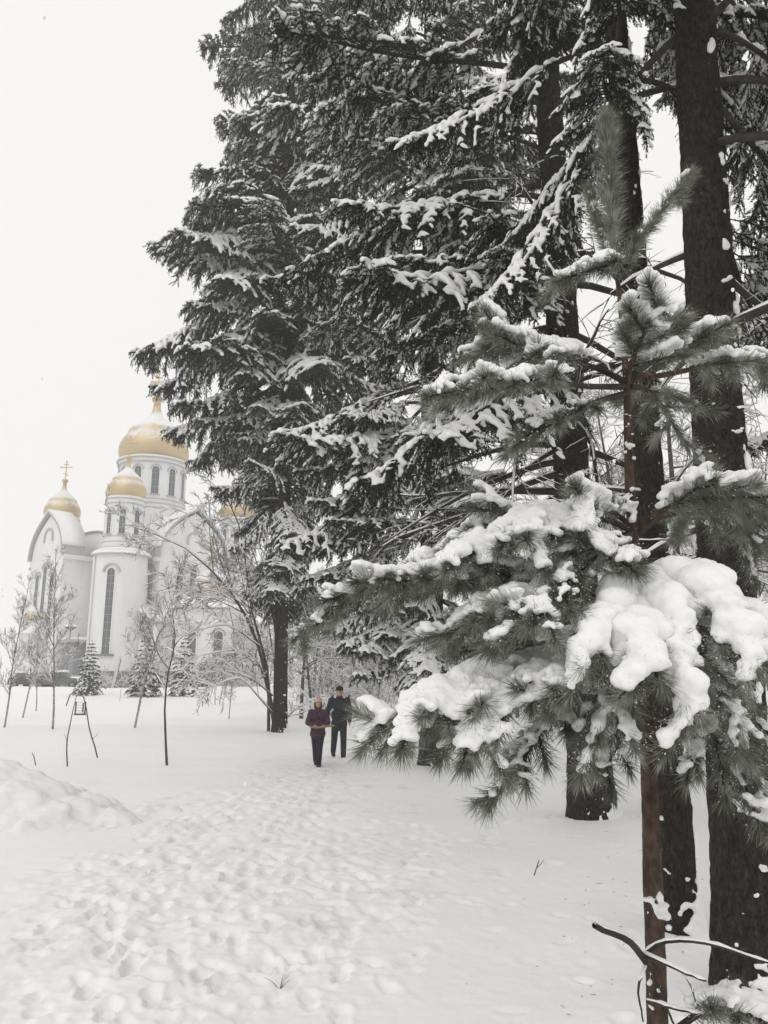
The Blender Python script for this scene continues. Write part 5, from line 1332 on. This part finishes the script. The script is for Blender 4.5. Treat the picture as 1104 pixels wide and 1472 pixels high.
def person(label, x, y, rz, H, kind):
    """Body as one continuous skin; clothes are fitted shells over the same joints. Faces local -y."""
    t = thing('person', label, 'person', (x, y, float(ground_base(x, y)) - .055), rz)
    k = H / 1.75
    J = dict(head=(0, -.02, 1.63), neck=(0, .0, 1.47), chest=(0, .0, 1.28), waist=(0, 0, 1.05), hip=(0, 0, .92))
    if kind == 'man':
        J.update(shL=(.195, 0, 1.42), shR=(-.195, 0, 1.42), elL=(.27, .03, 1.14), elR=(-.29, .04, 1.15), haL=(.255, -.08, .90), haR=(-.30, -.03, .91),
                 hL=(.095, 0, .90), hR=(-.095, 0, .90), kL=(.10, -.14, .51), kR=(-.115, .03, .50), aL=(.10, -.14, .09), aR=(-.125, .20, .15))
    else:
        J.update(shL=(.18, 0, 1.39), shR=(-.18, 0, 1.39), elL=(.27, -.02, 1.13), elR=(-.27, -.02, 1.13), haL=(.17, -.24, 1.06), haR=(-.12, -.25, 1.06),
                 hL=(.09, 0, .90), hR=(-.09, 0, .90), kL=(.05, -.10, .51), kR=(-.055, .06, .50), aL=(.035, -.08, .09), aR=(-.04, .20, .17))
    J = {a: np.array(b) for a, b in J.items()}
    parts = {}
    def shell(name, items, mt, vox=.016, sm=3, parent=t):
        C, S = [], []
        for it in items:
            if it[0] == 'c':
                a, b = chain(it[1], it[2]); C += a; S += b
            else: C.append(np.array(it[1])); S.append(it[2])
        me = blobs_mesh(name, np.array(C) * k, np.array(S) * k, vox, [mt], sm); return link(name, me, parent)
    hd = J['head']
    def hand(h, d, curl):
        out = [('e', h + d * .03, (.030, .038, .045))]
        d = nz(d); sd_ = nz(np.cross(d, [0, 0, 1.0])) if abs(d[2]) < .9 else np.array([0, 1.0, 0])
        for q, (o_, l) in enumerate(((-.03, .066), (-.01, .076), (.01, .072), (.03, .056))):
            p0 = h + d * .06 + sd_ * o_; p1 = p0 + d * l * .55; p2 = p1 + nz(d + curl) * l * .5
            out.append(('c', [p0, p1, p2], [.0105, .0095, .008]))
        out.append(('c', [h + d * .01 + sd_ * .035, h + d * .04 + sd_ * .058, h + d * .075 + sd_ * .058], [.012, .011, .009]))
        return out
    dL, dR = (np.array([0, -.1, -1.0]), np.array([0, -.1, -1.0])) if kind == 'man' else (np.array([-1.0, -.25, .0]), np.array([1.0, -.25, 0]))
    cu = np.array([0, -.8, 0]) if kind == 'man' else np.array([0, .9, -.3])
    body = [('e', hd + (0, .01, .02), (.078, .098, .112)), ('e', hd + (0, -.025, -.06), (.058, .068, .062)), ('e', hd + (0, -.105, -.015), (.014, .018, .022)),
            ('e', hd + (0, -.085, .03), (.055, .02, .012)), ('e', hd + (.082, .01, -.005), (.012, .02, .03)), ('e', hd + (-.082, .01, -.005), (.012, .02, .03)),
            ('e', hd + (0, -.092, -.062), (.026, .012, .007)), ('e', hd + (0, -.09, -.078), (.022, .012, .008)),
            ('c', [hd + (0, .01, -.06), J['neck'], J['chest'] + (0, 0, .12)], [.052, .055, .075]), ('e', J['chest'], (.15, .10, .17)), ('e', J['waist'], (.125, .09, .14)), ('e', J['hip'], (.15, .10, .10))]
    for s_ in 'LR':
        body += [('c', [J['sh' + s_], J['el' + s_], J['ha' + s_]], [.052, .040, .028]), ('c', [J['h' + s_], J['k' + s_], J['a' + s_]], [.078, .055, .036]),
                 ('c', [J['a' + s_] + (0, 0, -.03), J['a' + s_] + (0, -.11, -.055)], [.034, .026])]
        body += hand(J['ha' + s_], dL if s_ == 'L' else dR, cu)
    shell('body', body, M['skin'], .0115, 1)
    eye = mat('eye', (.03, .02, .02), .3)
    for sx in (-1, 1):
        C = [(hd + np.array([sx * .032, -.092, .012])) * k]; link('eye', blobs_mesh('eye', C, [(.012 * k, .007 * k, .007 * k)], .003, [eye], 0), t)
    if kind == 'man':
        jk = mat('navy_jacket', (.012, .016, .022), .75); noise_color(jk, [(.3, (.008, .011, .015)), (.7, (.020, .026, .034))], 9); bump(jk, 7, .5, .03)
        tr_ = mat('charcoal_trousers', (.018, .018, .02), .85); bt = mat('black_boots', (.012, .012, .012), .6); ht = mat('black_knit', (.012, .012, .013), .95)
        jm = jk
    else:
        jk = mat('plum_jacket', (.085, .028, .050), .8); noise_color(jk, [(.38, (.022, .014, .022)), (.5, (.060, .022, .046)), (.64, (.095, .040, .070))], 22); bump(jk, 8, .5, .03)
        tr_ = mat('navy_trousers', (.012, .013, .02), .85); bt = mat('dark_boots', (.02, .017, .017), .6); ht = mat('pale_pink_knit', (.50, .36, .34), .95); bump(ht, 60, .5, .01)
    jl = .76 if kind == 'man' else .78
    jacket = [('e', J['chest'] + (0, .0, .04), (.205, .145, .18)), ('e', J['waist'], (.21, .15, .20)), ('e', (0, 0, (jl + .98) / 2), (.21, .15, .2)), ('e', (0, 0, jl + .06), (.21, .155, .13)), ('e', (0, .01, 1.425), (.15, .095, .075)),
              ('c', [J['neck'] + (0, .01, .035), J['neck'] + (0, .01, -.04)], [.083, .10])]
    for s_ in 'LR': jacket += [('c', [J['sh' + s_], J['el' + s_], J['ha' + s_] * .93 + J['el' + s_] * .07], [.088, .070, .052])]
    jo = shell('jacket', jacket, jk, .016, 3)
    zip_ = MB(); zip_.tube(np.array([(0, -.155, jl + .0), (0, -.158, 1.05), (0, -.146, 1.28), (0, -.115, 1.42)]) * k, .006 * k, .006 * k, 6); zip_.build('zip', M['rubber'], jo, True)
    trs = [('e', J['hip'] + (0, 0, -.02), (.165, .12, .12))]
    for s_ in 'LR': trs += [('c', [J['h' + s_], J['k' + s_], J['a' + s_] + (0, 0, .03)], [.105, .086, .072])]
    shell('trousers', trs, tr_, .016, 2)
    for s_ in 'LR':
        shell('boot', [('c', [J['a' + s_] + (0, 0, .13), J['a' + s_] + (0, .01, -.01)], [.062, .062]), ('c', [J['a' + s_] + (0, .03, -.045), J['a' + s_] + (0, -.15, -.05)], [.056, .050])], bt, .014, 2)
    if kind == 'man':
        shell('hat', [('e', hd + (0, .012, .065), (.098, .118, .085)), ('c', [hd + (0, -.10, .045), hd + (0, .11, .03)], [.028, .03])], ht, .008, 3)
    else:
        h_ = shell('hat', [('e', hd + (0, .012, .06), (.100, .120, .100)), ('e', hd + (0, .015, .045), (.106, .126, .03))], ht, .008, 3)
        shell('pompom', [('e', hd + (0, .02, .175), (.042, .042, .04))], ht, .008, 1, h_)
        shell('hair', [('c', [hd + (.082, .0, .02), hd + (.09, -.02, -.10), hd + (.075, -.04, -.16)], [.025, .026, .018]), ('c', [hd + (-.082, .0, .02), hd + (-.09, -.02, -.10), hd + (-.075, -.04, -.16)], [.025, .026, .018])], mat('brown_hair', (.06, .035, .02), .6), .008, 2)
    return t, k
p = on_ground(456, 1101); g_t, gk = person('shorter walker in a plum jacket and pale pink bobble hat holding a tan strip', p[0], p[1], math.radians(6), 1.50, 'girl')
m_ = on_ground(487, 1088); person('taller walker in a dark navy jacket and black cap behind the shorter one', m_[0], m_[1], math.radians(8), 1.74, 'man')
# tan strip stretched between the shorter walker's hands
t = thing('tan_strip', 'tan strip held across the waist by the shorter walker', 'strip', (p[0], p[1], float(ground_base(p[0], p[1])) - .055), math.radians(6))
A_ = spline(np.array([(-.20, -.27, 1.045), (-.05, -.30, 1.03), (.06, -.31, 1.035), (.26, -.28, 1.06), (.42, -.25, 1.07)]) * gk, 14)
mb = MB(); mb.tubes(A_[None], np.full((1, 14), .022), 8); mb.build('band', mat('tan_cloth', (.26, .18, .09), .9), t, True)

# ---------------------------------------------------------------- needle litter shed on the snow
r = np.random.default_rng(88); P = []
for _ in range(130):
    y = 4.2 + abs(r.normal(0, 3.0)); x = gx(min(1104 - abs(r.normal(0, 230)), 1104), y); z = float(ground_base(x, y)) + .006; a = r.uniform(0, 6.28); l_ = r.uniform(.01, .035)
    if r.random() < .10: l_ *= 2.2
    d = np.array([math.cos(a), math.sin(a), 0]) * l_; P.append([(x, y, z), (x + d[0] * .5, y + d[1] * .5, z + .003), (x + d[0], y + d[1], z + .001)])
lt = MB(); lt.tubes(np.array(P), np.full((len(P), 3), .0016), 3); tag(lt.build('needle_litter', M['twig']), 'tiny fallen needles and twig bits on the snow under the trees', 'litter', None, 'stuff')

# ---------------------------------------------------------------- falling snow and hazy air
r = np.random.default_rng(3); N = 260
yy = r.uniform(1.2, 16, N) ; xx = r.uniform(-.55, .55, N) * yy; zz = CAM_Z + r.uniform(-.35, 1.05, N) * yy
ok = zz > .2; C = np.stack([xx, yy, zz], 1)[ok]; w = r.uniform(.0015, .0042, len(C))
v = (ICO_V[None] * np.stack([w, w, w * 1.4], 1)[:, None, :] + C[:, None, :]).reshape(-1, 3); f = (ICO_F[None] + (np.arange(len(C)) * len(ICO_V))[:, None, None]).reshape(-1, 3)
tag(link('falling_snow', new_mesh('falling_snow', v, [f], M['flake'])), 'fine snowflakes drifting down through the air', 'snowflakes', None, 'stuff')

hz = bpy.data.materials.new('haze_air'); hz.use_nodes = True; n, l = hz.node_tree.nodes, hz.node_tree.links; n.clear()
ho = n.new('ShaderNodeOutputMaterial'); pv = n.new('ShaderNodeVolumePrincipled'); pv.inputs['Color'].default_value = (.96, .96, .96, 1)
pv.inputs['Density'].default_value = .0021; pv.inputs['Anisotropy'].default_value = .2; l.new(pv.outputs[0], ho.inputs['Volume'])
b = MB(); b.box(-950, 950, -950, 950, -2.2, 44); h_o = b.build('haze', hz); tag(h_o, 'thin snowy haze filling the air', 'haze', None, 'stuff')
